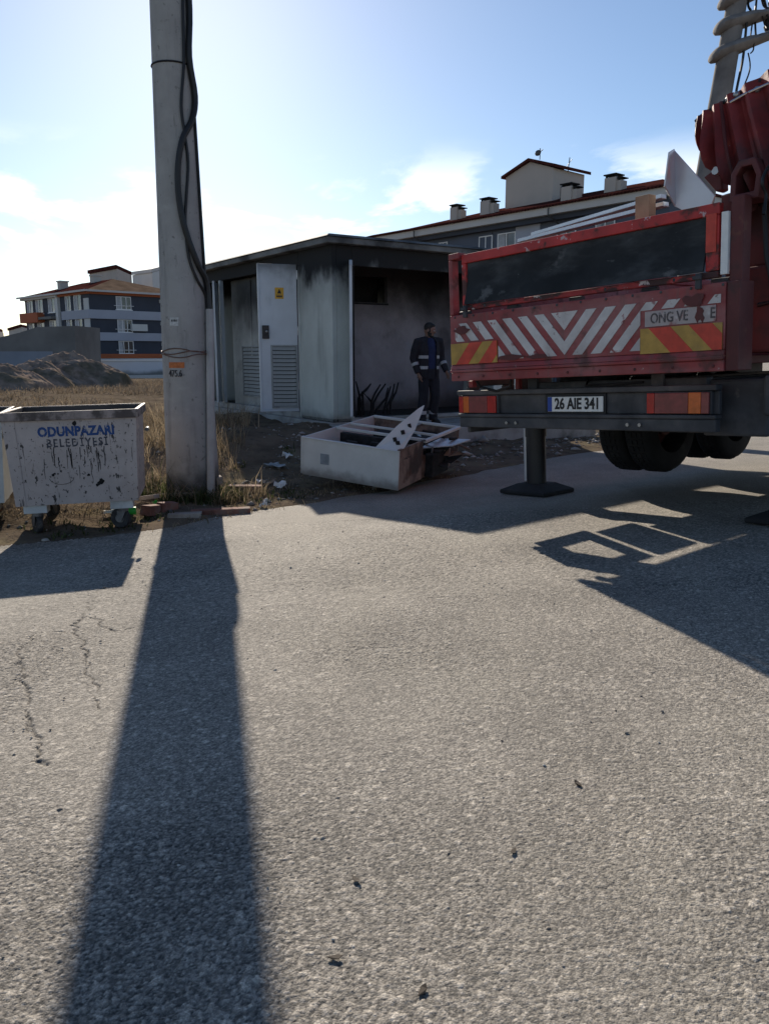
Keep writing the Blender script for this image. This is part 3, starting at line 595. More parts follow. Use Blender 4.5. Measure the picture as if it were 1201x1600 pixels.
# open leaf on the left face
h0 = Vector((-0.03, 1.24, 0)); dv = Vector((-0.665, 0.19, 0)).normalized()
Ml = frame3(h0 + dv * 0.36 + Vector((0, 0, 1.44)), -dv, (0, 0, 1))
m = MB(); pbox(m, Ml, (-.36, -1.27, -.045), (.36, 1.36, 0)); pbox(m, Ml, (-.36, -1.27, 0.0), (-.325, 1.36, .012)); pbox(m, Ml, (-.362, -1.30, -.05), (.362, -1.272, .03))
ld = m.build('open_door', 'door_paint', kiosk, bevel=0.006, label='pale door leaf swung open with louvres below and a yellow warning sign')
louver(ld, Ml @ Matrix.Translation((0.10, -0.66, 0.0)), 0.44, 1.10, 15, 'soot_black', 0.025)
m = MB(); pbox(m, Ml, (-.045, .745, .001), (.115, .945, .005)); ws = m.build('warning_sign', 'sign_yellow', ld)
m = MB(); pbox(m, Ml, (-.02, .775, .0055), (.09, .795, .0075)); pbox(m, Ml, (-.02, .805, .0055), (.09, .815, .0075)); m.prism([Ml @ Vector(p) for p in ((-.005, .84, .0055), (.075, .84, .0055), (.035, .925, .0055))], Ml.to_3x3() @ Vector((0, 0, .002))); m.build('warning_symbol', 'sign_black', ld)
m = MB(); pbox(m, Ml, (-.30, .03, .001), (-.175, .27, .035)); pbox(m, Ml, (-.275, .10, .035), (-.20, .20, .055)); hd = m.build('lock_handle', 'lock_black', ld, bevel=0.008)
MB().ell(Ml @ Vector((-.225, .16, .062)), (.024, .024, .024), 10, 6).build('lock_cylinder', 'steel', ld, smooth=True)
for zz in (-.9, 0.1, 1.1): MB().tube([Ml @ Vector((.37, zz, -.02)), Ml @ Vector((.37, zz + .16, -.02))], .022, 8).build('hinge', 'steel', ld, smooth=True)
# open leaf seen edge-on at far left
dq = Vector((-.47, -.88, 0)).normalized(); Me = frame3(Vector((-0.06, 4.97, 1.42)) + dq * .34, -dq, (0, 0, 1))
m = MB(); pbox(m, Me, (-.33, -1.27, -.025), (.33, 1.30, .02)); m.build('edge_on_door', 'door_paint', kiosk, bevel=0.006)
# open leaf on the right face, edge-on to the viewer
dv = Vector((-0.39, -0.62, 0)).normalized(); h0 = Vector((0.40, -0.03, 0))
Mr = frame3(h0 + dv * .36 + Vector((0, 0, 1.42)), -dv, (0, 0, 1))
m = MB(); pbox(m, Mr, (-.36, -1.27, -.05), (.36, 1.22, 0)); m.prism([Mr @ Vector(p) for p in ((-.36, 1.22, -.05), (.36, 1.22, -.05), (.36, 1.36, -.05), (-.30, 1.30, -.05))], Mr.to_3x3() @ Vector((0, 0, .05)))
rd = m.build('side_door', 'door_paint', kiosk, bevel=0.006)
m = MB()
for x0, x1, y0, y1 in ((-.36, -.32, -1.27, 1.2), (.32, .36, -1.27, 1.2), (-.32, .32, -1.27, -1.23), (-.32, .32, 0, .04)): pbox(m, Mr, (x0, y0, .001), (x1, y1, .025))
m.build('door_stiffener', 'charred', rd)

# ================================================================== TRUCK
nv = Vector((-RA, -RB, 1)).normalized(); th = rad(49.99)
Fv = Vector((math.sin(th), math.cos(th), 0)); Fv = (Fv - nv * Fv.dot(nv)).normalized(); Rv = Fv.cross(nv); tr = rad(-0.79)
R2 = Rv * math.cos(tr) + nv * math.sin(tr); N2 = nv * math.cos(tr) - Rv * math.sin(tr)
TM = Matrix((R2, Fv, N2)).transposed().to_4x4(); TM.translation = Vector((0.6897, 7.1774, road_z(0.6897, 7.1774)))
TW = 2.47
truck = thing('crane_truck', 'battered red crane truck seen from behind with chevron board, jacked up on outriggers', 'truck', mw=TM)
def tb(name, mt, *boxes, parent=truck, bevel=0.008, **k):
    m = MB()
    for lo, hi in boxes: m.box(lo, hi)
    return m.build(name, mt, parent, bevel=bevel, **k)
# upper tailgate: red frame with recessed black board
zt, zb = 2.335, 1.865
ug = tb('tailgate_frame', 'truck_red_worn', ((.085, .03, zt - .075), (2.41, .085, zt)), ((.085, .03, zb + .045), (.135, .085, zt - .075)), ((2.32, .03, zb + .045), (2.41, .085, zt - .075)), bevel=0.006)
tb('tailgate_sill', 'sill_worn', ((.085, .024, zb), (2.41, .085, zb + .042)), bevel=0.006)
# slightly dented black board
m = MB(); nx, nz = 26, 7; P = []
for side in (0, 1):
    for j in range(nz + 1):
        for i in range(nx + 1):
            x = .136 + (2.318 - .136) * i / nx; z = zb + .046 + (zt - .077 - zb - .046) * j / nz
            y = .055 + .012 * float(fbm(np.array([x]), np.array([z]), .5, 7, 2)[0]) + side * .02 - .055 * max(0, 2.09 - z) / .18
            P.append((x, y, z))
N1 = (nx + 1) * (nz + 1); fs = []
for j in range(nz):
    for i in range(nx):
        a = j * (nx + 1) + i; fs.append((a, a + 1, a + nx + 2, a + nx + 1)); fs.append((N1 + a + nx + 1, N1 + a + nx + 2, N1 + a + 1, N1 + a))
m.add(P, fs); m.build('tailgate_board', 'board_black', truck, smooth=True)
tb('orange_marker', 'reflector_red', ((2.325, .022, 2.03), (2.395, .0285, 2.27)), parent=ug, bevel=0)
tb('corner_post', 'truck_red', ((-.045, .0, 1.832), (.0, .08, 2.30)), ((-.045, .0, 2.302), (.083, .10, 2.355)))
tb('corner_post', 'truck_maroon', ((2.475, .05, 1.30), (2.56, .16, 2.36)))
tb('marker_strip', 'plate_white', ((2.425, .028, 1.88), (2.472, .06, 2.27)), bevel=0.003, label='white reflective strip beside the tailgate')
for x in (.06, .62, 1.25, 1.88, 2.40): MB().tube([(x - .06, .09, 1.845), (x + .06, .09, 1.845)], .022, 8).build('hinge', 'chassis_black', truck, smooth=True)
for x in (.35, .95, 1.55, 2.1): MB().ell((x, .028, zb + .02), (.014, .008, .014), 8, 5).build('bolt', 'chassis_black', ug, smooth=True)
# lower chevron panel
lz0, lz1 = 1.26, 1.83
m = MB(); m.box((-.045, 0, 1.40), (2.48, .05, lz1)); m.hexa([(-.045, -.015, 1.36), (2.48, -.015, 1.36), (2.48, .05, 1.36), (-.045, .05, 1.36), (-.045, 0, 1.398), (2.48, 0, 1.398), (2.48, .05, 1.398), (-.045, .05, 1.398)]); m.box((-.045, -.02, 1.335), (2.48, .05, 1.358)); m.box((-.045, -.005, lz0), (2.48, .05, 1.333))
lp = m.build('chevron_panel', 'truck_red', truck, bevel=0.006)
tb('panel_edge', 'truck_maroon', ((2.482, 0.01, lz0), (2.57, .20, lz1)), bevel=0.006)
def clip_poly(poly, x0, x1, z0, z1):
    def cl(P, f, g):
        out = []
        for i in range(len(P)):
            a, b = P[i], P[(i + 1) % len(P)]; fa, fb = f(a), f(b)
            if fa >= 0: out.append(a)
            if fa * fb < 0: t = fa / (fa - fb); out.append((a[0] + (b[0] - a[0]) * t, a[1] + (b[1] - a[1]) * t))
        return out
    for f in (lambda p: p[0] - x0, lambda p: x1 - p[0], lambda p: p[1] - z0, lambda p: z1 - p[1]):
        poly = cl(poly, f, None)
        if len(poly) < 3: return []
    return poly
cxm, cz0, cz1, ch = 1.20, 1.425, 1.755, 0.335       # centre of the V, bottom, top
cmin, cmax = 0.02, 2.45
def stripe(poly):
    poly = clip_poly(poly, cmin, cmax, cz0, cz1)
    if len(poly) >= 3: MB().prism([(p[0], -.0045, p[1]) for p in poly], (0, .004, 0)).build('chevron_stripe', 'chevron_white', lp)
slope = 0.90; pit = 0.168; wd = 0.092
stripe([(cxm - .125, cz1), (cxm, cz1 - .125 / slope), (cxm + .125, cz1)])
hh = (cz1 - cz0) * slope
for k in range(1, 10):
    for sg in (-1, 1):
        xo = .125 + k * pit; xi = xo - wd
        a = cxm + sg * xo; b = cxm + sg * xi
        # band falls towards the centre going down
        e = 1.2
        pa = [(a, cz1), (b, cz1), (b - sg * e * slope, cz1 - e), (a - sg * e * slope, cz1 - e)]
        # keep each half on its own side of the V
        pa = clip_poly(pa, *((cmin, cxm - .0) if sg < 0 else (cxm + .0, cmax)), cz0, cz1)
        if len(pa) < 3: continue
        # leave room for plates and the text sticker
        def cut(P, x0, x1, z1c):
            return clip_poly(P, cmin, cmax, z1c, cz1) if all(x0 < p[0] < x1 for p in P) else P
        if sg > 0 and max(p[0] for p in pa) > 1.95:
            lo = clip_poly(pa, cmin, 1.86, cz0, cz1); hi = clip_poly(pa, 1.86, cmax, 1.70, cz1)
            for q in (lo, hi):
                if len(q) >= 3: stripe(q)
        elif sg < 0 and min(p[0] for p in pa) < .5:
            lo = clip_poly(pa, .52, cmax, cz0, cz1); hi = clip_poly(pa, cmin, .52, 1.60, cz1)
            for q in (lo, hi):
                if len(q) >= 3: stripe(q)
        else: stripe(pa)
def reflector(x0, x1, z0, z1, sg, n):
    o = tb('reflector_plate', 'reflector_yellow', ((x0, -.0095, z0), (x1, -.0055, z1)), parent=lp, bevel=0)
    w = (x1 - x0) / n
    for i in range(n):
        xa = x0 + w * (i + .22); q = clip_poly([(xa, z1 if sg > 0 else z0), (xa + w * .55, z1 if sg > 0 else z0), (xa + w * .55 + .17, z0 if sg > 0 else z1), (xa + .17, z0 if sg > 0 else z1)], x0, x1, z0, z1)
        if len(q) >= 3: MB().prism([(p[0], -.0118, p[1]) for p in q], (0, .002, 0)).build('reflector_stripe', 'reflector_red', lp)
reflector(-.035, .51, 1.405, 1.585, -1, 2); reflector(1.865, 2.468, 1.40, 1.575, 1, 2)
tb('text_sticker', 'sticker_worn', ((1.90, -.0085, 1.585), (2.42, -.0048, 1.690)), parent=lp, bevel=0)
put_text('sticker_text', 'ONG VE', .098, 'ink_faded', lp, frame3((2.085, -.0105, 1.637), (1, 0, 0), (0, 0, 1)), sx=.78, depth=.0012, bold=.0015)
put_text('sticker_text', 'E', .098, 'ink_faded', lp, frame3((2.40, -.0105, 1.637), (1, 0, 0), (0, 0, 1)), sx=.78, depth=.0012, bold=.0015)
# rusty torn patches where the sheeting has peeled
for (x, z, rx, rz) in ((.10, 1.70, .10, .035), (.66, 1.44, .14, .022), (.95, 1.43, .12, .02), (2.27, 1.725, .09, .05), (2.31, 1.64, .035, .06)):
    n = 14; pts = [(x + rx * math.cos(2 * math.pi * i / n) * random.uniform(.6, 1.2), -.0125, z + rz * math.sin(2 * math.pi * i / n) * random.uniform(.6, 1.3)) for i in range(n)]
    MB().prism(pts, (0, .0015, 0)).build('rust_patch', 'truck_maroon', lp)
# frame members below the panel
tb('cross_member', 'chassis_black', ((.62, .30, .98), (2.2, .40, 1.22)))
tb('frame_rail', 'chassis_black', ((.72, .41, .95), (.80, 6.2, 1.20))); tb('frame_rail', 'chassis_black', ((1.67, .41, .95), (1.75, 6.2, 1.20)))
tb('bracket', 'truck_red', ((.10, .06, 1.20), (.15, .12, 1.258)), ((.46, .27, 1.10), (.50, .32, 1.30)))
tb('side_frame', 'chassis_black', ((-.13, .27, .78), (-.09, .90, .92)), ((-.13, .27, .92), (-.09, .41, 1.20)), ((-.13, .75, .92), (-.09, .90, 1.20)), ((-.13, .27, 1.20), (-.09, .90, 1.30)))
tb('shadow_skirt', 'chassis_black', ((-.12, .955, .84), (-.07, 1.45, 1.298)), ((-.02, 1.45, .90), (.03, 5.8, 1.298)))  # hidden skirt added to fill out the truck's shadow on the road
tb('bumper_hanger', 'chassis_black', ((.60, .265, .92), (.70, .30, 1.258)), ((1.78, .265, .92), (1.88, .30, 1.258)))
# bumper: channel with lamps
m = MB(); m.box((.045, -.03, 1.135), (2.45, .06, 1.175)); m.box((.045, .02, .975), (2.45, .06, 1.133)); m.box((.045, -.03, .945), (2.45, .06, .973)); m.box((.055, -.015, .855), (2.445, .055, .943))
bp = m.build('bumper', 'chassis_black', truck, bevel=0.008)
def lamp(x0, x1, segs):
    z0, z1 = .982, 1.125
    o = tb('lamp_housing', 'chassis_black', ((x0 - .012, -.012, z0 - .004), (x1 + .012, .018, z1 + .006)), parent=bp, bevel=0.004)
    x = x0; wt = x1 - x0
    for f, mt in segs:
        tb('lamp_lens', mt, ((x + .001, -.032, z0), (x + f * wt - .001, -.0125, z1)), parent=bp, bevel=0.005); x += f * wt
lamp(.065, .50, [(.12, 'lens_red'), (.16, 'lens_amber'), (.5, 'lens_dull'), (.22, 'lens_red')]); lamp(1.935, 2.40, [(.13, 'lens_red'), (.55, 'lens_dull'), (.2, 'lens_amber'), (.12, 'lens_dull')])
tb('plate_holder', 'ink', ((1.005, .002, .972), (1.575, .0195, 1.13)), parent=bp, bevel=0.003)
tb('licence_plate', 'plate_white', ((1.035, -.006, .992), (1.555, .0015, 1.108)), parent=bp, bevel=0.003)
tb('plate_band', 'plate_blue', ((1.037, -.0085, .994), (1.078, -.0062, 1.106)), parent=bp, bevel=0)
put_text('plate_text', '26 AIE 341', .118, 'ink', bp, frame3((1.318, -.0085, 1.05), (1, 0, 0), (0, 0, 1)), sx=.80, depth=.0012, bold=.0035)
bp.location = (-.2017, .20, -.051); bp.scale = (1.038, 1.0, 1.039)
for x in (.62, .72, 1.78, 1.88): MB().tube([(x, -.036, .90), (x, -.012, .90)], .014, 6).build('bolt', 'steel', bp)
# tailgate latches, bolts and chains
for x in (.16, 2.30):
    tb('latch', 'chassis_black', ((x - .018, -.03, 1.80), (x + .018, .0, 1.90)), ((x - .03, -.045, 1.86), (x + .03, -.028, 1.885)), bevel=.004)
for i in range(12): MB().ell((.02 + i * .222, -.003, 1.812), (.010, .006, .010), 8, 5).build('rivet', 'chassis_black', lp)
for i in range(9): MB().ell((.05 + i * .295, -.009, 1.295), (.011, .006, .011), 8, 5).build('rivet', 'truck_maroon', lp)
MB().tube([(.20, .02, 1.30), (.21, .10, 1.20), (.34, .16, 1.16), (.52, .14, 1.20), (.56, .10, 1.26)], .012, 6).build('air_hose', 'cable', truck, smooth=True)
MB().tube([(1.2, .30, 1.22), (1.25, .2, 1.185), (1.5, .18, 1.19), (1.75, .22, 1.20)], .010, 6).build('air_hose', 'cable', truck, smooth=True)
# bed
tb('bed_floor', 'truck_maroon', ((.02, .14, 1.30), (2.46, 6.3, 1.36)))
tb('sideboard', 'truck_red', ((.02, .14, 1.362), (.06, 6.3, 2.22)), ((.0, .14, 2.22), (.08, 6.3, 2.30)))
tb('sideboard', 'truck_maroon', ((2.42, .95, 1.362), (2.46, 6.3, 2.05)), ((2.40, .95, 2.05), (2.48, 6.3, 2.12)))
for y in (1.6, 3.1, 4.6, 6.2):
    tb('stake', 'truck_maroon', ((2.465, y, 1.30), (2.53, y + .08, 2.14))); tb('stake', 'truck_maroon', ((-.05, y, 1.30), (.015, y + .08, 2.25)))
tb('headboard', 'truck_maroon', ((.02, 6.3, 1.30), (2.46, 6.36, 2.6)))
# wheels, lifted clear of the ground
def make_wheel():
    m = MB(); prof = [(.30, -.14), (.44, -.145), (.485, -.12), (.50, -.085), (.50, .085), (.485, .12), (.44, .145), (.30, .14)]
    n = 32; m.rings([[Vector((w, r * math.cos(2 * math.pi * i / n), r * math.sin(2 * math.pi * i / n))) for i in range(n)] for r, w in prof + [prof[0]]], cap=False)
    ty = m.mesh('tyre'); ty.materials.append(MATS['tyre']); ty.polygons.foreach_set('use_smooth', [True] * len(ty.polygons)); ty.set_sharp_from_angle(angle=rad(40))
    m = MB()
    for k in range(40):
        a = 2 * math.pi * k / 40; R = Matrix.Rotation(a, 3, 'X')
        for sx in (-.058, 0, .058): m.cbox(R @ Vector((sx, 0, .5035)), (.045, .05, .010), R)
    tm = m.mesh('tread'); tm.materials.append(MATS['tyre'])
    m = MB(); prof = [(.30, -.13), (.28, -.10), (.20, -.03), (.12, .02), (.12, .06), (.0, .06)]
    m.rings([[Vector((w, max(r, .001) * math.cos(2 * math.pi * i / n), max(r, .001) * math.sin(2 * math.pi * i / n))) for i in range(n)] for r, w in prof], cap=False)
    rm = m.mesh('rim'); rm.materials.append(MATS['wheel_rim'])
    return ty, tm, rm
ty, tm_, rm_ = make_wheel()
for y in (2.55, 3.92):
    for x in (.17, .49, 1.98, 2.30):
        o = link('wheel', rm_, truck); o.location = (x, y, .71); link('tyre', ty, o); link('tread', tm_, o)
    MB().tube([(.2, y, .71), (2.27, y, .71)], .075, 12).build('axle', 'chassis_black', truck, smooth=True)
    tb('spring', 'chassis_black', ((.66, y - .6, .82), (.74, y + .6, .90)), ((1.73, y - .6, .82), (1.81, y + .6, .90)))
# near-side mudguard, tool box and pedestal
tb('mudguard', 'chassis_black', ((2.15, .35, .80), (2.62, 1.75, 1.20)), ((2.60, .30, .95), (2.66, 1.85, 1.22)), bevel=0.02)
tb('mudguard', 'chassis_black', ((2.1, 1.9, 1.235), (2.62, 4.6, 1.27)), bevel=0.01)
tb('pedestal', 'truck_maroon', ((2.25, .42, 1.37), (2.80, .98, 1.95)), ((2.33, .50, 1.95), (2.72, .90, 2.52)), bevel=0.02)
tb('pedestal_plate', 'litter_grey', ((2.36, .412, 1.72), (2.40, .4185, 2.12)), bevel=0)
MB().tube([(2.52, .40, 2.5), (2.55, .35, 2.3), (2.56, .37, 2.0), (2.60, .36, 1.85), (2.60, .40, 1.70), (2.50, .41, 1.69)], .016, 8).build('hydraulic_hose', 'cable', truck, smooth=True)
MB().tube([(2.66, .40, 2.48), (2.70, .36, 2.2), (2.68, .38, 1.9), (2.64, .41, 1.66)], .014, 8).build('hydraulic_hose', 'cable', truck, smooth=True)
# outriggers
TMi = TM.inverted()
def outrigger(gp, top):
    p = TMi @ gp; x, y = p.x, p.y
    MB().box((min(x - .12, 1.2), y - .11, top - .19), (max(x + .12, 1.2), y + .11, top)).build('outrigger_beam', 'chassis_black', truck, bevel=0.01)
    MB().tube([(x, y, .62), (x, y, top + .02)], .115, 20).build('outrigger_sleeve', 'lock_black', truck, smooth=True)
    MB().tube([(x, y, .10), (x, y, .63)], .105, 20).build('outrigger_leg', 'lock_black', truck, smooth=True)
    MB().tube([(x - .135, y - .01, .13), (x - .135, y - .01, .80)], .024, 10).build('outrigger_rod', 'sheet_metal', truck, smooth=True)
    m = MB(); m.rings([[Vector((x + sx * .31, y + sy * .26, p.z + .012)) for sx, sy in ((-1, -1), (1, -1), (1, 1), (-1, 1))], [Vector((x + sx * .31, y + sy * .26, p.z + .05)) for sx, sy in ((-1, -1), (1, -1), (1, 1), (-1, 1))], [Vector((x + sx * .15, y + sy * .14, p.z + .12)) for sx, sy in ((-1, -1), (1, -1), (1, 1), (-1, 1))]])
    m.build('outrigger_pad', 'tyre', truck, bevel=0.012)
outrigger(on_road(838, 771), .93); outrigger(on_road(1246, 818), .93)

# ---- crane grab folded above the rear corner
def tl(px, py, y): return on_plane(TM, px, py, 1, y)
GM = TM @ Matrix.Translation((2.35, .45, 2.50))
grab = thing('crane_grab', 'folded dark red ribbed steel clamshell grab hanging above the truck corner', 'crane grab', mw=GM)
GMi = GM.inverted()
def gl(px, py, y): return GMi @ (TM @ tl(px, py, y))
edge_t = [(1087, 192), (1096, 183), (1110, 176), (1128, 168), (1148, 153), (1172, 138), (1204, 118), (1245, 96), (1300, 70)]
edge_b = [(1090, 216), (1102, 238), (1118, 266), (1150, 292), (1190, 304), (1225, 307), (1258, 306), (1292, 300), (1335, 290)]
def shell(y0, sg):
    rg = []
    n = len(edge_t)
    for i in range(n * 6 - 5):
        k = i / 6; a = min(int(k), n - 2); u = k - a
        et = [edge_t[a][j] * (1 - u) + edge_t[a + 1][j] * u for j in (0, 1)]; eb = [edge_b[a][j] * (1 - u) + edge_b[a + 1][j] * u for j in (0, 1)]
        lp_ = []
        for j in range(9):
            v = j / 8; P = (et[0] * (1 - v) + eb[0] * v, et[1] * (1 - v) + eb[1] * v)
            w = .03 + .17 * min(1, k / 2.2)
            tri = abs(((k * .95 + .15) % 1) - .5) * 2
            bul = w * (.45 + .6 * v) * (1 - .5 * v ** 6) + .12 * (tri - .5) * (.45 + v * .7) * min(1, k) + .006 * math.sin(k * 5 + v * 7)
            q = gl(*P, .42); q.y += sg * bul - .0; lp_.append(q)
        rg.append(lp_)
    return rg
m = MB(); A_ = shell(.42, -1); B_ = shell(.42, 1)
m.rings([a + b[::-1] for a, b in zip(A_, B_)]); m.build('grab_shell', 'grab_red', grab, smooth=True)
for i in (20, 40):
    m = MB(); m.tube([p + Vector((0, -.004, 0)) for p in A_[min(i, len(A_) - 1)]], .012, 6); m.build('rib', 'truck_maroon', grab, smooth=True)
m = MB(); m.tube([gl(x, y - 1, .42) for x, y in edge_t], .020, 8); m.build('rim_bar', 'truck_maroon', grab, smooth=True)
m = MB(); m.tube([gl(1107, 174, .36), gl(1135, 158, .36), gl(1175, 134, .36), gl(1240, 96, .36)], .016, 8); m.build('hydraulic_pipe', 'cable', grab, smooth=True)
m = MB(); m.tube([gl(1140, 160, .30), gl(1165, 146, .30), gl(1215, 124, .30)], .009, 8); m.build('cylinder_rod', 'chrome', grab, smooth=True)
for (x, y) in ((1138, 155), (1150, 148), (1182, 140)): MB().ell(gl(x, y, .33), (.025, .022, .022), 8, 6).build('hose_fitting', 'steel', grab, smooth=True)
oc = gl(1164, 280, .14); fo = [Vector((-.105, 0, -.125)), Vector((.085, 0, -.125)), Vector((.10, 0, .02)), Vector((.055, 0, .125)), Vector((-.05, 0, .125)), Vector((-.10, 0, .05))]
m = MB(); fi = [p * .64 for p in fo]; dpt = Vector((0, .20, 0))
m.rings([[oc + p + dpt for p in fo], [oc + p for p in fo], [oc + p for p in fi], [oc + p + dpt * .9 for p in fi]], cap=False); m.build('socket_frame', 'truck_maroon', grab, bevel=.008)
m = MB(); m.prism([oc + p * 1.02 + dpt * .8 for p in fi], (0, .01, 0)); m.build('socket_back', 'charred', grab)
m = MB(); k = [gl(1098, 277, .40), gl(1116, 264, .40), gl(1126, 275, .40), gl(1127, 296, .40), gl(1118, 300, .40)]; m.prism(k, (0, .10, 0)); m.build('link_plate', 'truck_maroon', grab, bevel=0.01)
m = MB(); m.tube([gl(1150, 300, .40), gl(1152, 318, .42), gl(1158, 335, .45)], [.10, .11, .12], 10); m.build('rotator', 'truck_maroon', grab, smooth=True)

for (x, y, yy) in ((1122, 268, .36), (1163, 312, .14)): MB().tube([gl(x, y, yy), gl(x, y, yy) + Vector((0, -.05, 0))], .026, 10).build('pivot_pin', 'steel', grab, smooth=True)
for pts in ([(1192, 335), (1196, 305), (1190, 285), (1199, 262), (1215, 250)],):
    Pq = [gl(x, y, .10 + .05 * (i % 2)) for i, (x, y) in enumerate(pts)]; Q = []
    for i in range(len(Pq) - 1):
        for t in range(4):
            p0_, p1_, p2_, p3_ = Pq[max(i - 1, 0)], Pq[i], Pq[i + 1], Pq[min(i + 2, len(Pq) - 1)]; w_ = t / 4
            Q.append(0.5 * ((2 * p1_) + (p2_ - p0_) * w_ + (2 * p0_ - 5 * p1_ + 4 * p2_ - p3_) * w_ * w_ + (3 * p1_ - p0_ - 3 * p2_ + p3_) * w_ ** 3))
    Q.append(Pq[-1]); MB().tube(Q, .011, 6).build('grab_hose', 'cable', grab, smooth=True)
# ---- things lying on the truck bed
def tw(px, py, y): return TM @ tl(px, py, y)
# bent white sheet
a, b, c, d = tw(1051, 233, .42), tw(1116, 306, .42), tw(1052, 322, .42), tw(1036, 291, .30)
o_ = c.copy(); m = MB(); ex = TM.to_3x3() @ Vector((0, .012, 0))
m.prism([p - o_ for p in (a, b, tw(1100, 345, .42), c)], ex); m.prism([p - o_ for p in (a, c, d, tw(1043, 238, .30))], TM.to_3x3() @ Vector((.012, 0.0, 0)))
sm = m.build('bent_sheet', 'sheet_metal', bevel=0.002); sm.location = o_; tag(sm, 'bent pale sheet metal standing as a triangle above the tailgate', 'metal sheet')
o_ = tw(1008, 322, .28); m = MB(); m.cbox((0, 0, -.03), (.115, .09, .20), TM.to_3x3()); tbk = m.build('timber_block', 'timber', bevel=0.005); tbk.location = o_; tag(tbk, 'short pale timber block on the truck bed beside the tailgate top', 'wood block')
for (p0, p1, y, mt, lb) in (((833, 366), (1036, 306), .52, 'aluminium', 'upper long pale metal rail lying along the truck bed behind the tailgate'), ((812, 376), (1040, 318), .40, 'aluminium', 'lower long pale metal rail nearest the tailgate top')):
    q0, q1 = tw(*p0, y + .25), tw(*p1, y); o_ = (q0 + q1) / 2; dr = (q1 - q0).normalized(); M4 = frame3((0, 0, 0), dr, (0, 0, 1)); L_ = (q1 - q0).length
    m = MB(); pbox(m, M4, (-L_ / 2, -.016, -.03), (L_ / 2, .012, .03)); pbox(m, M4, (-L_ / 2, -.02, -.035), (L_ / 2, -.0165, .045)); o = m.build('metal_rail', mt, bevel=0.003); o.location = o_; tag(o, lb, 'metal rail')

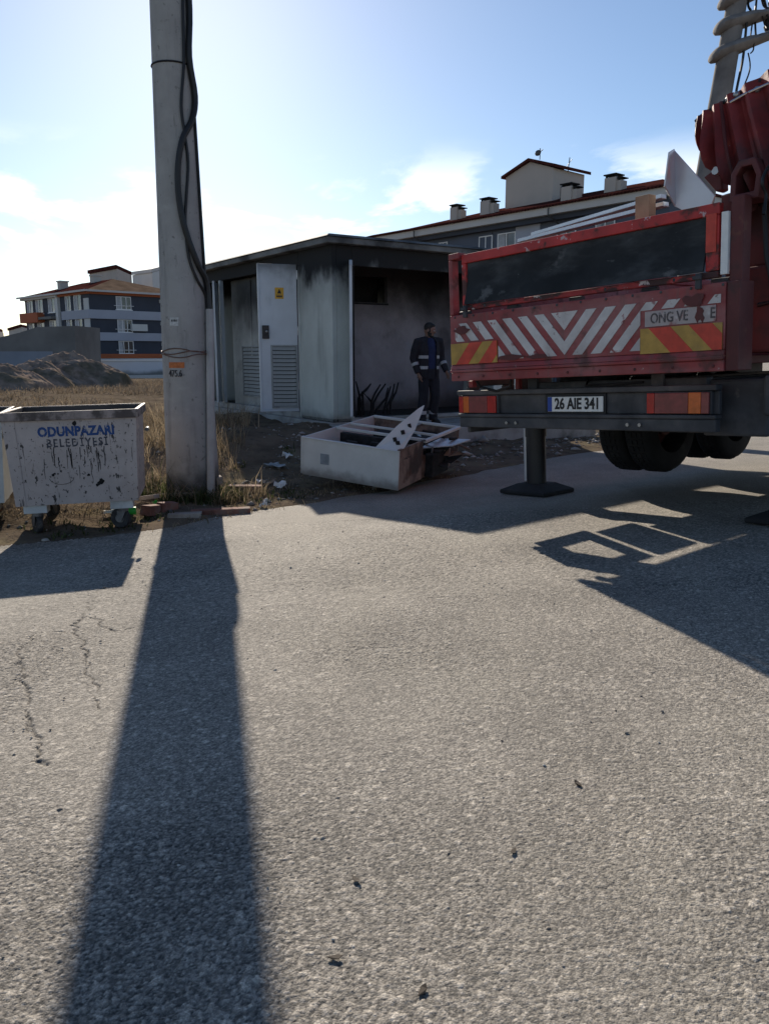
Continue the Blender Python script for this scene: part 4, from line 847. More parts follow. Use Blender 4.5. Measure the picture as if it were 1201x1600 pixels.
# ================================================================== RUBBISH CONTAINERS
DR = math.atan2(0.25, 1.17)
def make_bin(loc, rotz, label, body_m, wheel_m, group):
    t = thing('rubbish_container', label, 'rubbish container', loc, rotz, group)
    w, d, h0, h1 = 1.18, .88, .285, 1.155; ti = .04             # width, depth, bottom and rim height, taper
    # front is y=0; x from 0 to w
    def ring(z, ins, thick=0.0):
        f = (h1 - z) / (h1 - h0) * ti
        return [Vector((f + thick, f * .5 + thick, z)), Vector((w - f - thick, f * .5 + thick, z)), Vector((w - f - thick, d - f * .5 - thick, z)), Vector((f + thick, d - f * .5 - thick, z))]
    m = MB(); m.rings([ring(h0, 0), ring(.6, 0), ring(h1, 0), ring(h1, 0, .01)], cap=False); m.add(ring(h0, 0), [(3, 2, 1, 0)])
    m.build('body', body_m, t)
    m = MB(); m.rings([ring(h1 - .002, 0, .0105), ring(h0 + .03, 0, .02)], cap=False); m.add(ring(h0 + .03, 0, .02), [(0, 1, 2, 3)]); m.build('lining', 'bin_inside', t)
    m = MB(); a = ring(h1, 0)
    for (x0, x1, y0, y1) in ((-.025, w + .025, -.028, .0), (-.025, w + .025, d, d + .028), (-.028, -.001, .0, d), (w + .001, w + .028, .0, d)): m.box((x0, y0, h1 - .075), (x1, y1, h1 + .006))
    m.build('rim', 'bin_rim', t, bevel=0.006)
    for x in (0, 1):                                                 # folded corner strips down the front
        xa, xb = (0.0, .11) if x == 0 else (w - .11, w); f0 = ti
        sgn = 1 if x == 0 else -1
        p = [(xa + (f0 if x == 0 else 0), f0 * .5 - .006, h0), (xb - (0 if x == 0 else f0), f0 * .5 - .006, h0), (xb, -.006, h1 - .076), (xa, -.006, h1 - .076)]
        if x == 0: p[1] = (xb + f0 * .6, f0 * .5 - .006, h0)
        else: p[0] = (xa - f0 * .6, f0 * .5 - .006, h0)
        MB().prism(p, (0, .005, 0)).build('corner_strip', body_m, t)
    for xi, x in enumerate((.20, w - .20)):
        for yi, y in enumerate((.12, d - .12)):
            m = MB(); m.box((x - .105, y - .075, .205), (x + .105, y + .075, h0 - .001)); lg = m.build('leg', 'bin_galv_pale', t, bevel=0.004)
            ca = [.5, -.4, 1.2, .2][xi * 2 + yi]; R = Matrix.Rotation(ca, 3, 'Z'); o = Vector((x, y, 0))
            m = MB(); m.tube([o + Vector((0, 0, .17)), o + Vector((0, 0, .204))], .05, 12)
            for s in (-1, 1): m.add([o + R @ Vector(q) for q in ((s * .035, -.045, .18), (s * .035, .045, .18), (s * .035, .02 + .03, .07), (s * .035, -.02 + .03, .07), (s * .040, -.045, .18), (s * .040, .045, .18), (s * .040, .05, .07), (s * .040, .01, .07))], [(0, 1, 2, 3), (7, 6, 5, 4), (0, 4, 5, 1), (1, 5, 6, 2), (2, 6, 7, 3), (3, 7, 4, 0)])
            m.build('caster_fork', 'caster_metal', t)
            m = MB(); n = 20; prof = [(.045, -.022), (.09, -.026), (.10, -.014), (.10, .014), (.09, .026), (.045, .022)]
            cc = o + R @ Vector((0, .03, .10))
            m.rings([[cc + R @ Vector((u, r * math.cos(2 * math.pi * i / n), r * math.sin(2 * math.pi * i / n))) for i in range(n)] for r, u in prof + [prof[0]]], cap=False); wh = m.build('caster_wheel', wheel_m, t, smooth=True)
            m = MB(); m.tube([cc + R @ Vector((-.024, 0, 0)), cc + R @ Vector((.024, 0, 0))], .044, 14); m.build('wheel_hub', 'caster_metal', wh, smooth=True)
    for sd in (0, 1):
        x = -.06 if sd == 0 else w + .06
        MB().tube([(x, d * .5 - .06, .93), (x, d * .5 + .06, .93)], .02, 8).build('side_pin', 'caster_metal', t)
    nrm = Vector((0, -1, ti * .5 / (h1 - h0))).normalized()
    def face(x, z):
        f = (h1 - z) / (h1 - h0) * ti * .5; return Vector((x, f, z)) + nrm * .0018
    up = Vector((0, ti * -.5 / (h1 - h0), 1)); 
    put_text('stencil_text', 'ODUNPAZARI', .118, 'stencil_blue', t, frame3(face(.64, .968), (1, 0, 0), up), sx=.86, depth=.001, bold=.006, spacing=1.06)
    put_text('stencil_text', 'BELEDİYESİ', .105, 'stencil_dark', t, frame3(face(.64, .862), (1, 0, 0), up), sx=.78, depth=.001, bold=.0025, spacing=1.32)
    return t, face, nrm
p0 = at(4, 637, 7.30); gzb = road_z(-2.9, 7.4)
bin1, face1, nr1 = make_bin((p0.x, p0.y, gzb + .012), DR, 'stained off-white wheeled rubbish container with blue stencilled lettering', 'bin_galv', 'rubber', 'wheeled rubbish containers')
bin1.rotation_euler = (0, rad(-1.2), DR)
# dark runs and a scratched smile on the front
rr_ = random.Random(5)
for k in range(26):
    x = rr_.choice((.40, .44, .66, .70, .74, .78, .55, .86)) + rr_.gauss(0, .022); z = .84 - abs(rr_.gauss(0, .10)); l = rr_.uniform(.04, .20); dr_ = rr_.uniform(-.05, .09)
    pts = [face1(x + dr_ * l * i / 4 + rr_.gauss(0, .0025), z - l * i / 4) for i in range(5)]; r0 = rr_.uniform(.0018, .0045)
    MB().tube(pts, [r0, r0 * 1.1, r0, r0 * .8, r0 * .4], 5).build('tar_run', 'charred', bin1)
pts = [face1(.47 + .11 * math.cos(a), .545 + .07 * math.sin(a)) for a in [math.pi * (1.05 + .09 * i) for i in range(11)]]
MB().tube(pts, .0018, 5).build('scratch', 'charred', bin1)
for (x, z, r) in ((.40, .57, .016), (.415, .58, .009), (.44, .578, .008), (.47, .60, .010), (.82, .49, .03), (.80, .47, .022), (.78, .455, .016), (.71, .555, .016), (.63, 1.04, .028)):
    n = 9; pts = [face1(x + r * math.cos(2 * math.pi * i / n) * random.uniform(.5, 1.2), z + r * math.sin(2 * math.pi * i / n) * random.uniform(.5, 1.2)) for i in range(n)]
    MB().prism(pts, nr1 * .0015).build('tar_spot', 'charred', bin1)
q = at(9, 640, 7.62)
bin2, _, _ = make_bin((q.x - 1.225 * math.cos(.32), q.y - 1.225 * math.sin(.32), road_z(-4.0, 7.2) + .05), .32, 'paler rubbish container cut off by the left edge of the picture', 'bin_galv_pale', 'wheel_brown', 'wheeled rubbish containers')

# ================================================================== FALLEN CABINET
c0 = at(621, 767, 9.15); c1 = at(473, 741, 9.75); lv = c1 - c0; LW = lv.length
yv = Vector((-lv.y, lv.x, 0)); yv = yv if yv.y > 0 else -yv
CM = frame3(c0, -lv, yv.normalized() + Vector((0, 0, .075)))
if (CM.to_3x3() @ Vector((0, 0, 1))).z < 0: raise RuntimeError('cabinet frame')
cab = thing('fallen_cabinet', 'white metal switch cabinet lying torn open on its back by the road edge', 'cabinet', mw=CM)
CW, CD, CHh = LW, 1.85, .47
def cb(name, mt, *bx, bevel=.005, **k):
    m = MB()
    for lo, hi in bx: m.box(lo, hi)
    return m.build(name, mt, cab, bevel=bevel, **k)
cb('front_panel', 'cabinet_white', ((-CW, 0, 0), (0, .02, CHh)), ((-CW - .03, -.004, .01), (-CW, .05, CHh + .005)), ((-CW, -.012, CHh - .012), (0, .03, CHh + .004)))
cb('vent_plate', 'litter_grey', ((-CW + .255, -.008, .17), (-CW + .375, -.002, .30)), bevel=.002)
cb('end_panel', 'cabinet_burnt', ((-.02, .021, 0), (.0, .66, CHh)), ((-.03, .0, CHh + .002), (.006, .72, CHh + .016)))
m = MB()
for dx, dy in ((0, 0), (.03, .005), (.06, -.004), (.10, .004), (.135, 0)): m.box((.0005, .14 + dx, CHh - .125 + dy), (.003, .16 + dx, CHh - .11 + dy))
m.build('printed_marks', 'ink', cab)
cb('base_panel', 'cabinet_burnt', ((-CW, .021, 0), (-.021, CD, .02)))
cb('far_end_panel', 'cabinet_white', ((-CW - .02, .051, 0), (-CW, CD, CHh)))
cb('rear_panel', 'cabinet_burnt', ((-CW, CD - .02, .0), (-.02, CD, CHh - .03)))
cb('frame_bar', 'cabinet_white', ((-CW, .78, CHh - .03), (0.01, .815, CHh + .005))); cb('frame_bar', 'cabinet_white', ((-.05, .72, CHh - .03), (.006, CD, CHh + .004)))
cb('frame_bar', 'cabinet_white', ((-CW, 1.15, CHh - .03), (0.0, 1.18, CHh))); cb('frame_bar', 'steel', ((-CW * .45, .82, CHh - .05), (-CW * .45 + .035, CD, CHh - .015)))
cb('frame_bar', 'cabinet_white', ((-CW, CD - .04, CHh - .03), (0.006, CD, CHh + .006))); cb('inner_shelf', 'sheet_metal', ((-CW + .05, .06, CHh - .16), (-.38, .62, CHh - .14)))
cb('inner_box', 'charred', ((-CW + .12, .68, .1), (-.55, .76, CHh - .04)), ((-.48, .9, .08), (-.1, 1.1, CHh - .06)), ((-1.0, 1.22, .1), (-.2, 1.5, CHh - .1)))
# bent triangular flap standing up from the near corner
m = MB(); P = [(-.05, .03, CHh), (-.36, .05, CHh - .03), (-.20, .30, CHh + .22), (-.03, .52, CHh + .42), (.02, .56, CHh + .46), (.015, .34, CHh + .20), (.0, .10, CHh + .02)]
m.prism(P[:2] + P[2:], (.012, .0, .0)); fl = m.build('bent_flap', 'cabinet_white', cab)
for (u, v, w_, h_) in ((-.16, .16, .045, .05), (-.11, .26, .045, .05), (-.07, .35, .04, .05), (-.10, .12, .05, .05)):
    z = CHh + .05 + (v - .1) * .75; m = MB(); m.cbox((u + .02, v - .006, z), (w_, .01, h_), Matrix.Rotation(rad(-20), 3, 'Y')); m.build('flap_slot', 'charred', fl)
cb('burnt_lump', 'charred', ((-.02, .76, .0), (.09, 1.28, .30)), ((.02, .86, .30), (.12, 1.5, .335)), bevel=.03)
m = MB(); m.prism([(-.1, .75, CHh - .12), (.22, 1.05, CHh - .10), (.30, 1.45, CHh - .08), (-.05, 1.3, CHh - .08)], (0, 0, .012)); m.build('bent_plate', 'aluminium', cab)
m = MB(); m.prism([(-.02, .70, 0), (.03, .95, 0), (.06, 1.35, 0), (-.03, 1.60, 0), (-.03, 1.60, .22), (.05, 1.3, .26), (.02, .95, .2), (-.02, .70, .30)], (-.012, 0, 0)); m.build('torn_panel', 'cabinet_burnt', cab)

rc = random.Random(3)
for i in range(13):
    a = Vector((rc.uniform(-.35, .12), rc.uniform(.75, 1.7), rc.uniform(.10, CHh + .02))); b = a + Vector((rc.uniform(-.3, .32), rc.uniform(-.15, .5), rc.uniform(-.14, .10))); md = (a + b) / 2 + Vector((rc.uniform(-.06, .06), rc.uniform(-.06, .06), rc.uniform(-.02, .08)))
    MB().tube([a, md, b], rc.choice((.010, .014, .02)), 6).build('twisted_bar', rc.choice(('charred', 'charred', 'cabinet_burnt', 'steel')), cab)
for i in range(5):
    x, y, z = rc.uniform(-.1, .22), rc.uniform(.8, 1.75), rc.uniform(.02, .28); P_ = [(x, y, z), (x + rc.uniform(.1, .25), y + rc.uniform(-.1, .1), z + rc.uniform(-.05, .08)), (x + rc.uniform(.1, .2), y + rc.uniform(.15, .35), z + rc.uniform(-.05, .1)), (x - .05, y + rc.uniform(.1, .3), z + .03)]
    MB().prism(P_, (.004, 0, .008)).build('torn_sheet', rc.choice(('charred', 'cabinet_burnt', 'soot_black')), cab)
for x, y in ((-.9, .33), (-.62, .44), (-.5, .2)): cb('inner_bracket', 'charred', ((x, y, CHh - .139), (x + .14, y + .05, CHh - .05)))

# ================================================================== FAR BUILDINGS
def building_frame(corner, ux): # local x along one visible face, y along the other (away), z up
    return frame3(corner, ux, (0, 0, 1)) if False else None
def zpix(py, px, Y): return at(px, py, Y).z
# --- left apartment block
YB = 95.0; cn = at(146, 560, YB); z0 = zpix(591, 146, YB) - .6
BM = Matrix.Translation((cn.x, cn.y, 0)) @ Matrix.Rotation(rad(44.6), 4, 'Z')   # +x along right face, +y along left face (away)
ap = thing('apartment_block', 'dark slate apartment block with pale and orange bands beyond the field', 'building', mw=BM)
LR, LL = 13.5, 19.0
zz = lambda py: zpix(py, 146, YB)
ze = zz(459); zb1a, zb1b = zz(483.5), zz(497.5); zb2a, zb2b = zz(519), zz(532); zo1, zo2 = zz(553), zz(560)
def bb(name, mt, lo, hi, parent=ap): return MB().box(lo, hi).build(name, mt, parent)
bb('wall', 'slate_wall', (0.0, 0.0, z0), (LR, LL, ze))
bb('band', 'band_lilac', (-.25, -.25, zb1b), (LR + .1, 7.3, zb1a)); bb('band', 'band_lilac', (-.25, -.25, zb2b), (LR + .1, 7.0, zb2a)); bb('band', 'band_orange', (-.2, -.2, zo2), (LR + .1, 6.5, zo1))
bb('ground_floor_wall', 'wall_blue_white', (-.08, -.08, z0), (LR + .05, 7.0, zo2 - .01))
bb('corner_pier', 'pale_wall', (-.12, -.10, zo1 + .01), (-.003, 1.6, zb2b - .01)); bb('corner_pier', 'pale_wall', (-.12, .05, zb2a + .01), (-.003, 1.4, zb1b - .01)); bb('corner_pier', 'pale_wall', (-.12, .1, zb1a + .01), (-.003, 1.3, ze - .45))
bb('pier', 'pale_wall', (-.35, 8.0, zb2a), (-.003, 8.7, ze)); bb('balcony_front', 'band_orange', (-.9, 13.0, zb1b - .1), (-.003, 18.8, zb1a + .1)); bb('balcony_front', 'rough_concrete', (-.9, 8.8, zb1b + .2), (-.003, 12.8, zb1b + .5))
bb('eave', 'band_orange', (-.3, -.3, ze + .001), (LR + .2, 8.0, ze + .35)); bb('eave', 'eave_white', (-.5, 8.0, ze + .001), (LR + .2, LL + .3, ze + .35))
zr = zz(438); m = MB(); o = .75; za = ze + .352
RPT = [(-o, -o, za), (LR + o, -o, za), (LR + o, LL + o, za), (-o, LL + o, za), (LR * .45, LR * .45, zr + .9), (LR * .45, LL - LR * .3, zr + .9)]
m.add(RPT, [(1, 2, 5, 4), (2, 3, 5), (3, 0, 4, 5), (3, 2, 1, 0)]); rf = m.build('roof', 'roof_tile', ap)
m = MB(); m.prism([RPT[0], RPT[1], RPT[4]], (0, .05, -.12)); m.build('hip_slope', 'roof_tan', rf)
MB().box((-o - .05, -o - .05, za - .12), (LR + o + .05, -o, za + .10)).box((-o - .05, -o + .001, za - .12), (-o, LL + o, za + .10)).build('gutter', 'eave_white', rf)
for (x, y, h) in ((2.6, 13.5, .7), (5.0, 9.0, 1.3)): MB().box((x, y, ze + 1.2), (x + 1.0, y + 1.0, ze + 1.6 + h)).box((x - .12, y - .12, ze + 1.6 + h), (x + 1.12, y + 1.12, ze + 1.75 + h)).build('chimney', 'cream_wall', rf)
def window(parent, M4, w, h, cols, rows=1, curtain=True, frame='window_frame', rail=None):
    m = MB(); pbox(m, M4, (-w / 2, -h / 2, .01), (w / 2, h / 2, .03)); wo = m.build('window', 'glass', parent)
    m = MB(); t = min(.07, w * .06)
    for x0, x1, y0, y1 in [(-w / 2, w / 2, h / 2 - t, h / 2), (-w / 2, w / 2, -h / 2, -h / 2 + t)] + [(-w / 2 + (w - t) * i / cols, -w / 2 + (w - t) * i / cols + t, -h / 2 + t, h / 2 - t) for i in range(cols + 1)]: pbox(m, M4, (x0, y0, .031), (x1, y1, .09))
    if rail: pbox(m, M4, (-w / 2 - .3, -h / 2 + rail, .08), (w / 2 + .3, -h / 2 + rail + .06, .14))
    pbox(m, M4, (-w / 2 - .12, -h / 2 - .1, .0), (w / 2 + .12, -h / 2 - .005, .16))
    m.build('frame', frame, wo)
    if curtain:
        m = MB(); pbox(m, M4, (-w / 2 + t, -h / 2 + t, .0305), (-w / 2 + w * random.uniform(.25, .5), h / 2 - t, .036)); m.build('curtain', 'curtain', wo)
    return wo
def wface(x, z, face='R'):
    return frame3((x, -.005, z), (1, 0, 0), (0, 0, 1)) if face == 'R' else frame3((-.005, x, z), (0, -1, 0), (0, 0, 1))
fz = [(zb1a + ze) / 2, (zb2a + zb1b) / 2, (zo1 + zb2b) / 2]
for i, z in enumerate(fz):
    window(ap, wface(4.2, z + .0), 1.9, 1.5, 3, rail=.4 if i != 1 else .35)
    bb('flue_cap', 'pale_wall', (8.9, -.25, z + .2), (9.3, -.003, z + .6))
    window(ap, wface(3.0, z, 'L'), 1.9, 1.8, 2); window(ap, wface(5.6, z, 'L'), 1.5, 1.8, 2)
for z in fz[:2]:
    window(ap, wface(10.4, z, 'L'), 2.0, 1.7, 2); window(ap, wface(14.2, z, 'L'), 2.2, 1.7, 2); window(ap, wface(17.2, z, 'L'), 1.8, 1.7, 2)
MB().box((4.9, -.5, fz[1] - .55), (6.9, -.05, fz[1] + .25)).build('air_conditioner', 'pale_wall', ap)
# garden wall
a, b = at(148, 588, 78), at(330, 590, 84); w = thing('garden_wall', 'long pale blue-white garden wall below the slate apartment block', 'wall', (a.x, a.y, 0), math.atan2(b.y - a.y, b.x - a.x))
zt_ = zpix(563, 148, 78); L_ = (b - a).length; MB().box((0, 0, ground_at(a.x, a.y) - 1), (L_, .3, zt_ - .15)).build('wall_body', 'wall_blue_white', w); MB().box((-.05, -.06, zt_ - .148), (L_, .36, zt_)).build('coping', 'pale_wall', w)
MB().box((-.2, -1.2, ground_at(a.x, a.y) - .3), (L_, -.9, ground_at(a.x, a.y) + .28)).build('kerb', 'pale_wall', w)
# rough concrete wall with sloping top
YW = 68.0; o_ = at(117, 560, YW); g = ground_at(o_.x, o_.y) - 1
m = MB(); pr = [(117, 509), (58, 511), (30, 520), (0, 527), (-60, 535)]
top = [at(x, y, YW) for x, y in pr]; m.prism([Vector((p.x - o_.x, 0, p.z - g)) for p in top] + [Vector((top[-1].x - o_.x, 0, 0)), Vector((0, 0, 0))], (0, 6, 0)); o = m.build('concrete_building', 'rough_concrete'); o.location = (o_.x, YW, g); tag(o, 'unfinished grey concrete building with sloping top behind the soil mounds', 'building')
a = at(-40, 560, 62); m = MB(); m.box((0, 0, -1.5), (at(82, 560, 62).x - a.x, .2, at(0, 549, 62).z)); o = m.build('site_fence', 'fence_blue'); o.location = (a.x, 62, 0); tag(o, 'blue-grey site fence behind the soil mounds', 'fence')
# pale blocks behind
def block(px0, pxc, px1, ytl, ytc, ytr, Y, mts, name, label, gable=None):
    c = at(pxc, ytc, Y); zb_ = -3; a = at(px0, ytl, Y + 7); b = at(px1, ytr, Y + 7); d = at((px0 + px1) / 2, (ytl + ytr) / 2, Y + 14)
    o = Vector((c.x, c.y, 0)); t = thing(name, label, 'building', o)
    P = [(0, 0), (b.x - c.x, 7), (d.x - c.x, 14), (a.x - c.x, 7)]
    m = MB(); m.hexa([(x, y, zb_) for x, y in P] + [(x, y, z) for (x, y), z in zip(P, (c.z, b.z, d.z, a.z))]); m.build('wall', mts[0], t)
    m = MB(); m.hexa([(x * 1.04, y * 1.04 - .3, z + .01) for (x, y), z in zip(P, (c.z, b.z, d.z, a.z))] + [(x * 1.04, y * 1.04 - .3, z + .5) for (x, y), z in zip(P, (c.z, b.z, d.z, a.z))]); m.build('roof', mts[1], t)
    return t
block(140, 183, 206, 428, 420, 430, 112, ('tower_wall', 'roof_tile'), 'stair_tower', 'brown-grey stair tower rising behind the slate block roof')
block(207, 238, 262, 430, 426, 419, 125, ('pale_wall', 'eave_white'), 'pale_building', 'pale plain building beside the concrete pole in the far background')
block(14, 34, 48, 517, 511, 514, 150, ('cream_wall', 'roof_tile'), 'far_house', 'tiny cream house with tiled roof at the far left horizon')
block(-20, -4, 6, 512, 516, 520, 130, ('rough_concrete', 'roof_tile'), 'far_house', 'dark narrow roof at the very left picture edge')

# --- right apartment building behind the kiosk and the truck
RP = at(598, 372, 65); u = Vector((.64, -.77, 0)).normalized(); vv = Vector((-.77, -.64, 0)).normalized()   # vv faces the camera
QM = frame3((RP.x, RP.y, 0), u, -vv); EZ = RP.z                       # local x along the facade, y away from camera, z up
ra = thing('apartment_building', 'long blue-grey apartment building with red tiled roof and chimneys behind the kiosk', 'building', mw=QM)
RL, RD = 24.6, 12.0
def rb(name, mt, lo, hi, parent=ra, **k): return MB().box(lo, hi).build(name, mt, parent, **k)
rb('wall', 'blue_grey_wall', (-.5, 0, -4), (RL, RD, EZ - .45)); rb('wall_band', 'band_lilac', (13.6, -.06, -4), (15.6, -.003, EZ - .5)); rb('wall_band', 'blue_grey_wall', (8.2, -.06, EZ - 3.0), (11.5, -.003, EZ - .5))
rb('eave', 'eave_white', (-.9, -.9, EZ - .45), (RL + .5, RD + .9, EZ - .02))
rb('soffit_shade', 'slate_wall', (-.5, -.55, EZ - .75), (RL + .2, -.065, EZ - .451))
rz_ = EZ + 1.95; m = MB(); o = 1.05
m.add([(-o, -o, EZ - .015), (RL + .7, -o, EZ - .015), (RL + .7, RD + o, EZ - .015), (-o, RD + o, EZ - .015), (RD * .48, RD / 2, rz_), (RL - RD * .36, RD / 2, rz_)], [(0, 1, 5, 4), (1, 2, 5), (2, 3, 4, 5), (3, 0, 4), (3, 2, 1, 0)])
rr = m.build('roof', 'roof_tile', ra)
# roof tile courses along the eave
m = MB()
n = 110
for i in range(n): x = -o + (RL + .7 + o) * (i + .5) / n; m.tube([(x, -o - .03, EZ + .015), (x, -o + .9, EZ + .015 + 1.95 * .9 / (RD / 2 + o))], .075, 5)
tl_ = m.build('eave_tiles', 'roof_tile', rr); tl_['kind'] = 'stuff'
def rpx(px, py, y): return on_plane(QM, px, py, 1, y)
def chimney(px0, px1, pyt, pyb, y, cap=True):
    a = rpx(px0, pyt, y); b = rpx(px1, pyb, y); w = b.x - a.x
    w *= .72; b = b - Vector((w * .38, 0, 0)); ck = MB().box((a.x, y, EZ + .2), (b.x - w * .3, y + .8, a.z)).box((b.x - w * .3, y + .12, EZ + .2), (b.x, y + .7, a.z - .22)).build('chimney', 'tower_wall', rr)
    m = MB(); m.box((a.x - .06, y - .06, a.z + .14), (b.x - w * .26, y + .86, a.z + .21)); m.box((b.x - w * .28, y + .1, a.z - .1), (b.x + .06, y + .76, a.z - .04))
    for x in (a.x + .03, b.x - w * .3 - .12): m.box((x, y + .05, a.z), (x + .09, y + .2, a.z + .14))
    m.box((a.x + w * .15, y + .15, a.z), (a.x + w * .45, y + .5, a.z + .14)); m.box((b.x - w * .22, y + .15, a.z - .22), (b.x - w * .1, y + .35, a.z - .1)); m.build('chimney_cap', 'charred', ck)
for c in ((703, 723, 325, 342, 2.2), (750, 776, 315, 334, 2.2), (876, 906, 293, 313, 1.8), (944, 977, 279, 300, 2.4)): chimney(*c)
# stair tower on the roof
ty0 = 4.2; a = rpx(790, 276, ty0); pk = rpx(828, 253, ty0); b = rpx(864, 262, ty0); dx = 5.2
q = on_plane(QM, 912, 283, 0, b.x); td = max(3.0, q.y - ty0)
st = MB(); xa, xb = a.x, b.x; za_, zp_, zb_ = a.z, pk.z, b.z
F_ = [(xa, ty0, EZ), (xb, ty0, EZ), (xb, ty0, zb_), (pk.x, ty0, zp_), (xa, ty0, za_)]
sto = st.prism(F_, (0, td, 0)).build('stair_tower', 'tower_wall', ra)
m = MB(); m.prism([(xa - .25, ty0 - .25, za_ - .15), (pk.x, ty0 - .25, zp_ + .03), (xb + .3, ty0 - .25, zb_ - .02), (xb + .3, ty0 - .25, zb_ + .18), (pk.x, ty0 - .25, zp_ + .22), (xa - .25, ty0 - .25, za_ + .02)], (0, td + .6, 0)); m.build('tower_roof', 'roof_tile', sto)
m = MB(); pbox(m, frame3((xb + .003, ty0 + td * .32, zb_ - 1.5), (0, 1, 0), (0, 0, 1)), (-.25, -.4, 0), (.25, .4, .05)); m.build('tower_window', 'glass', sto)
# antennas
zz_ = rpx(828, 253, ty0 + 1).z
m = MB(); c = Vector((pk.x, ty0 + 1, zz_)); m.tube([c, c + Vector((0, 0, .75))], .03, 6); m.tube([c + Vector((-.15, 0, .45)), c + Vector((.25, 0, .62))], .03, 6); m.ell(c + Vector((-.1, -.1, .45)), (.28, .09, .20), 10, 6); m.build('satellite_dish', 'antenna', sto)
m = MB(); c = Vector((xb - .1, ty0 + td * .5, zb_)); m.tube([c, c + Vector((.1, 0, .9))], .03, 6); m.tube([c + Vector((-.2, 0, .3)), c + Vector((.3, 0, .75))], .02, 6); m.build('aerial', 'antenna', sto)
def rw(px, py): p = rpx(px, py, -.005); return frame3((p.x, -.005, p.z), (1, 0, 0), (0, 0, 1))
def rwin(x0, x1, yt, cols):
    a = rpx(x0, yt, -.005); b = rpx(x1, yt, -.005); w = b.x - a.x
    zt = EZ - 1.0; window(ra, frame3(((a.x + b.x) / 2, -.005, zt - .75), (1, 0, 0), (0, 0, 1)), w, 1.5, cols)
for x0, x1, c in ((664, 682, 2), (686, 700, 2), (749, 770, 2), (778, 806, 2), (870, 900, 2), (930, 960, 2)): rwin(x0, x1, 372, c)
for fl in (1, 2):
    for x in (2.5, 6, 9.8, 14.6, 18, 21.5): window(ra, frame3((x, -.07 if 8.2 < x < 11.5 or 13.6 < x < 15.6 else -.005, EZ - 1.75 - fl * 2.9), (1, 0, 0), (0, 0, 1)), 1.6, 1.5, 2)
a = rpx(858, 318, -1.0); MB().tube([(a.x, -1.1, EZ - .1), (a.x, -1.1, EZ - .5), (a.x + .1, -.1, EZ - 1.0), (a.x + .1, -.1, -2)], .06, 6).build('downpipe', 'antenna', ra)
a = rpx(648, 362, -1.0); MB().tube([(a.x, -1.1, EZ - .1), (a.x, -1.1, EZ - .5), (a.x + .1, -.1, EZ - 1.0), (a.x + .1, -.1, -2)], .06, 6).build('downpipe', 'antenna', ra)

# ================================================================== RIGHT POLE
rb0 = at(1108, 250, 14); rt0 = at(1151, 0, 14); slope_ = (rt0.x - rb0.x) / (rt0.z - rb0.z); gz_ = road_z(5, 14)
xb_ = rb0.x - slope_ * (rb0.z - gz_)
rp = thing('utility_pole', 'leaning grey concrete utility pole with crossarms and wires behind the red grab', 'utility pole', (xb_, 14, gz_))
rp.rotation_euler = (0, math.atan(slope_), 0)
m = MB(); m.rings([[Vector((r * math.cos(a * math.pi / 12), r * math.sin(a * math.pi / 12), z)) for a in range(24)] for z, r in ((-.2, .23), (4, .185), (7, .155), (9.2, .13))]); m.build('shaft', 'pole_shaded', rp, smooth=True)
RPM = Matrix.Translation((xb_, 14, gz_)) @ Matrix.Rotation(math.atan(slope_), 4, 'Y')
for (yl, yr) in ((88, 68), (42, 30), (2, -12)):
    p = on_plane(RPM, 1120, yl, 1, 0); q = on_plane(RPM, 1204, yr - 10, 1, 0); dz = (q.z - p.z) / (q.x - p.x)
    x0, x1 = -.27, 1.75
    m = MB(); n = 12
    m.rings([[Vector((x, math.cos(2 * math.pi * j / 12) * .25 * w_, p.z + dz * (x + .27) + math.sin(2 * math.pi * j / 12) * (.115 - .035 * max(0, x) / 1.7) * w_ - .02)) for j in range(12)] for x, w_ in [(x0, .25), (x0 + .015, .6), (x0 + .06, .9), (x0 + .13, 1.0), (0, 1.0), (.25, .95), (.38, .75), (.6, .66), (1.1, .6), (1.75, .55)]])
    ca = m.build('crossarm', 'pole_shaded', rp, smooth=True)
    for x in (.55, 1.1, 1.6):
        zc_ = p.z + dz * (x + .27) + .07; m = MB(); m.tube([(x, 0, zc_), (x, 0, zc_ + .06), (x, 0, zc_ + .09), (x, 0, zc_ + .15), (x, 0, zc_ + .2)], [.03, .06, .045, .06, .03], 10); m.build('insulator', 'lock_black', ca, smooth=True)
def wire(pts, r=.012):
    P = [on_plane(RPM, x, y, 1, -.15 + .1 * (i % 2)) for i, (x, y) in enumerate(pts)]; Q = []
    for i in range(len(P) - 1):
        for t in range(5):
            p0 = P[max(i - 1, 0)]; p1 = P[i]; p2 = P[i + 1]; p3 = P[min(i + 2, len(P) - 1)]; w = t / 5
            Q.append(0.5 * ((2 * p1) + (p2 - p0) * w + (2 * p0 - 5 * p1 + 4 * p2 - p3) * w * w + (3 * p1 - p0 - 3 * p2 + p3) * w ** 3))
    Q.append(P[-1]); MB().tube(Q, r, 6).build('wire', 'cable', rp, smooth=True)
wire([(1168, 83), (1171, 100), (1169, 115), (1160, 140), (1148, 190)]); wire([(1171, 62), (1174, 40), (1178, 20), (1182, -10)]); wire([(1180, 58), (1179, 30), (1181, 0)], .016); wire([(1172, 16), (1168, 8), (1170, -10)], .018); wire([(1190, 25), (1194, 38), (1200, 46), (1210, 48)], .014)
wire([(1186, 54), (1193, 52), (1202, 53)]); wire([(1192, -6), (1196, 10), (1198, 24), (1205, 34)], .016); wire([(1166, 30), (1160, 90), (1150, 140), (1140, 200)], .02); wire([(1172, 83), (1176, 78), (1177, 66)], .012); wire([(1188, -10), (1192, 8), (1200, 14)], .02)

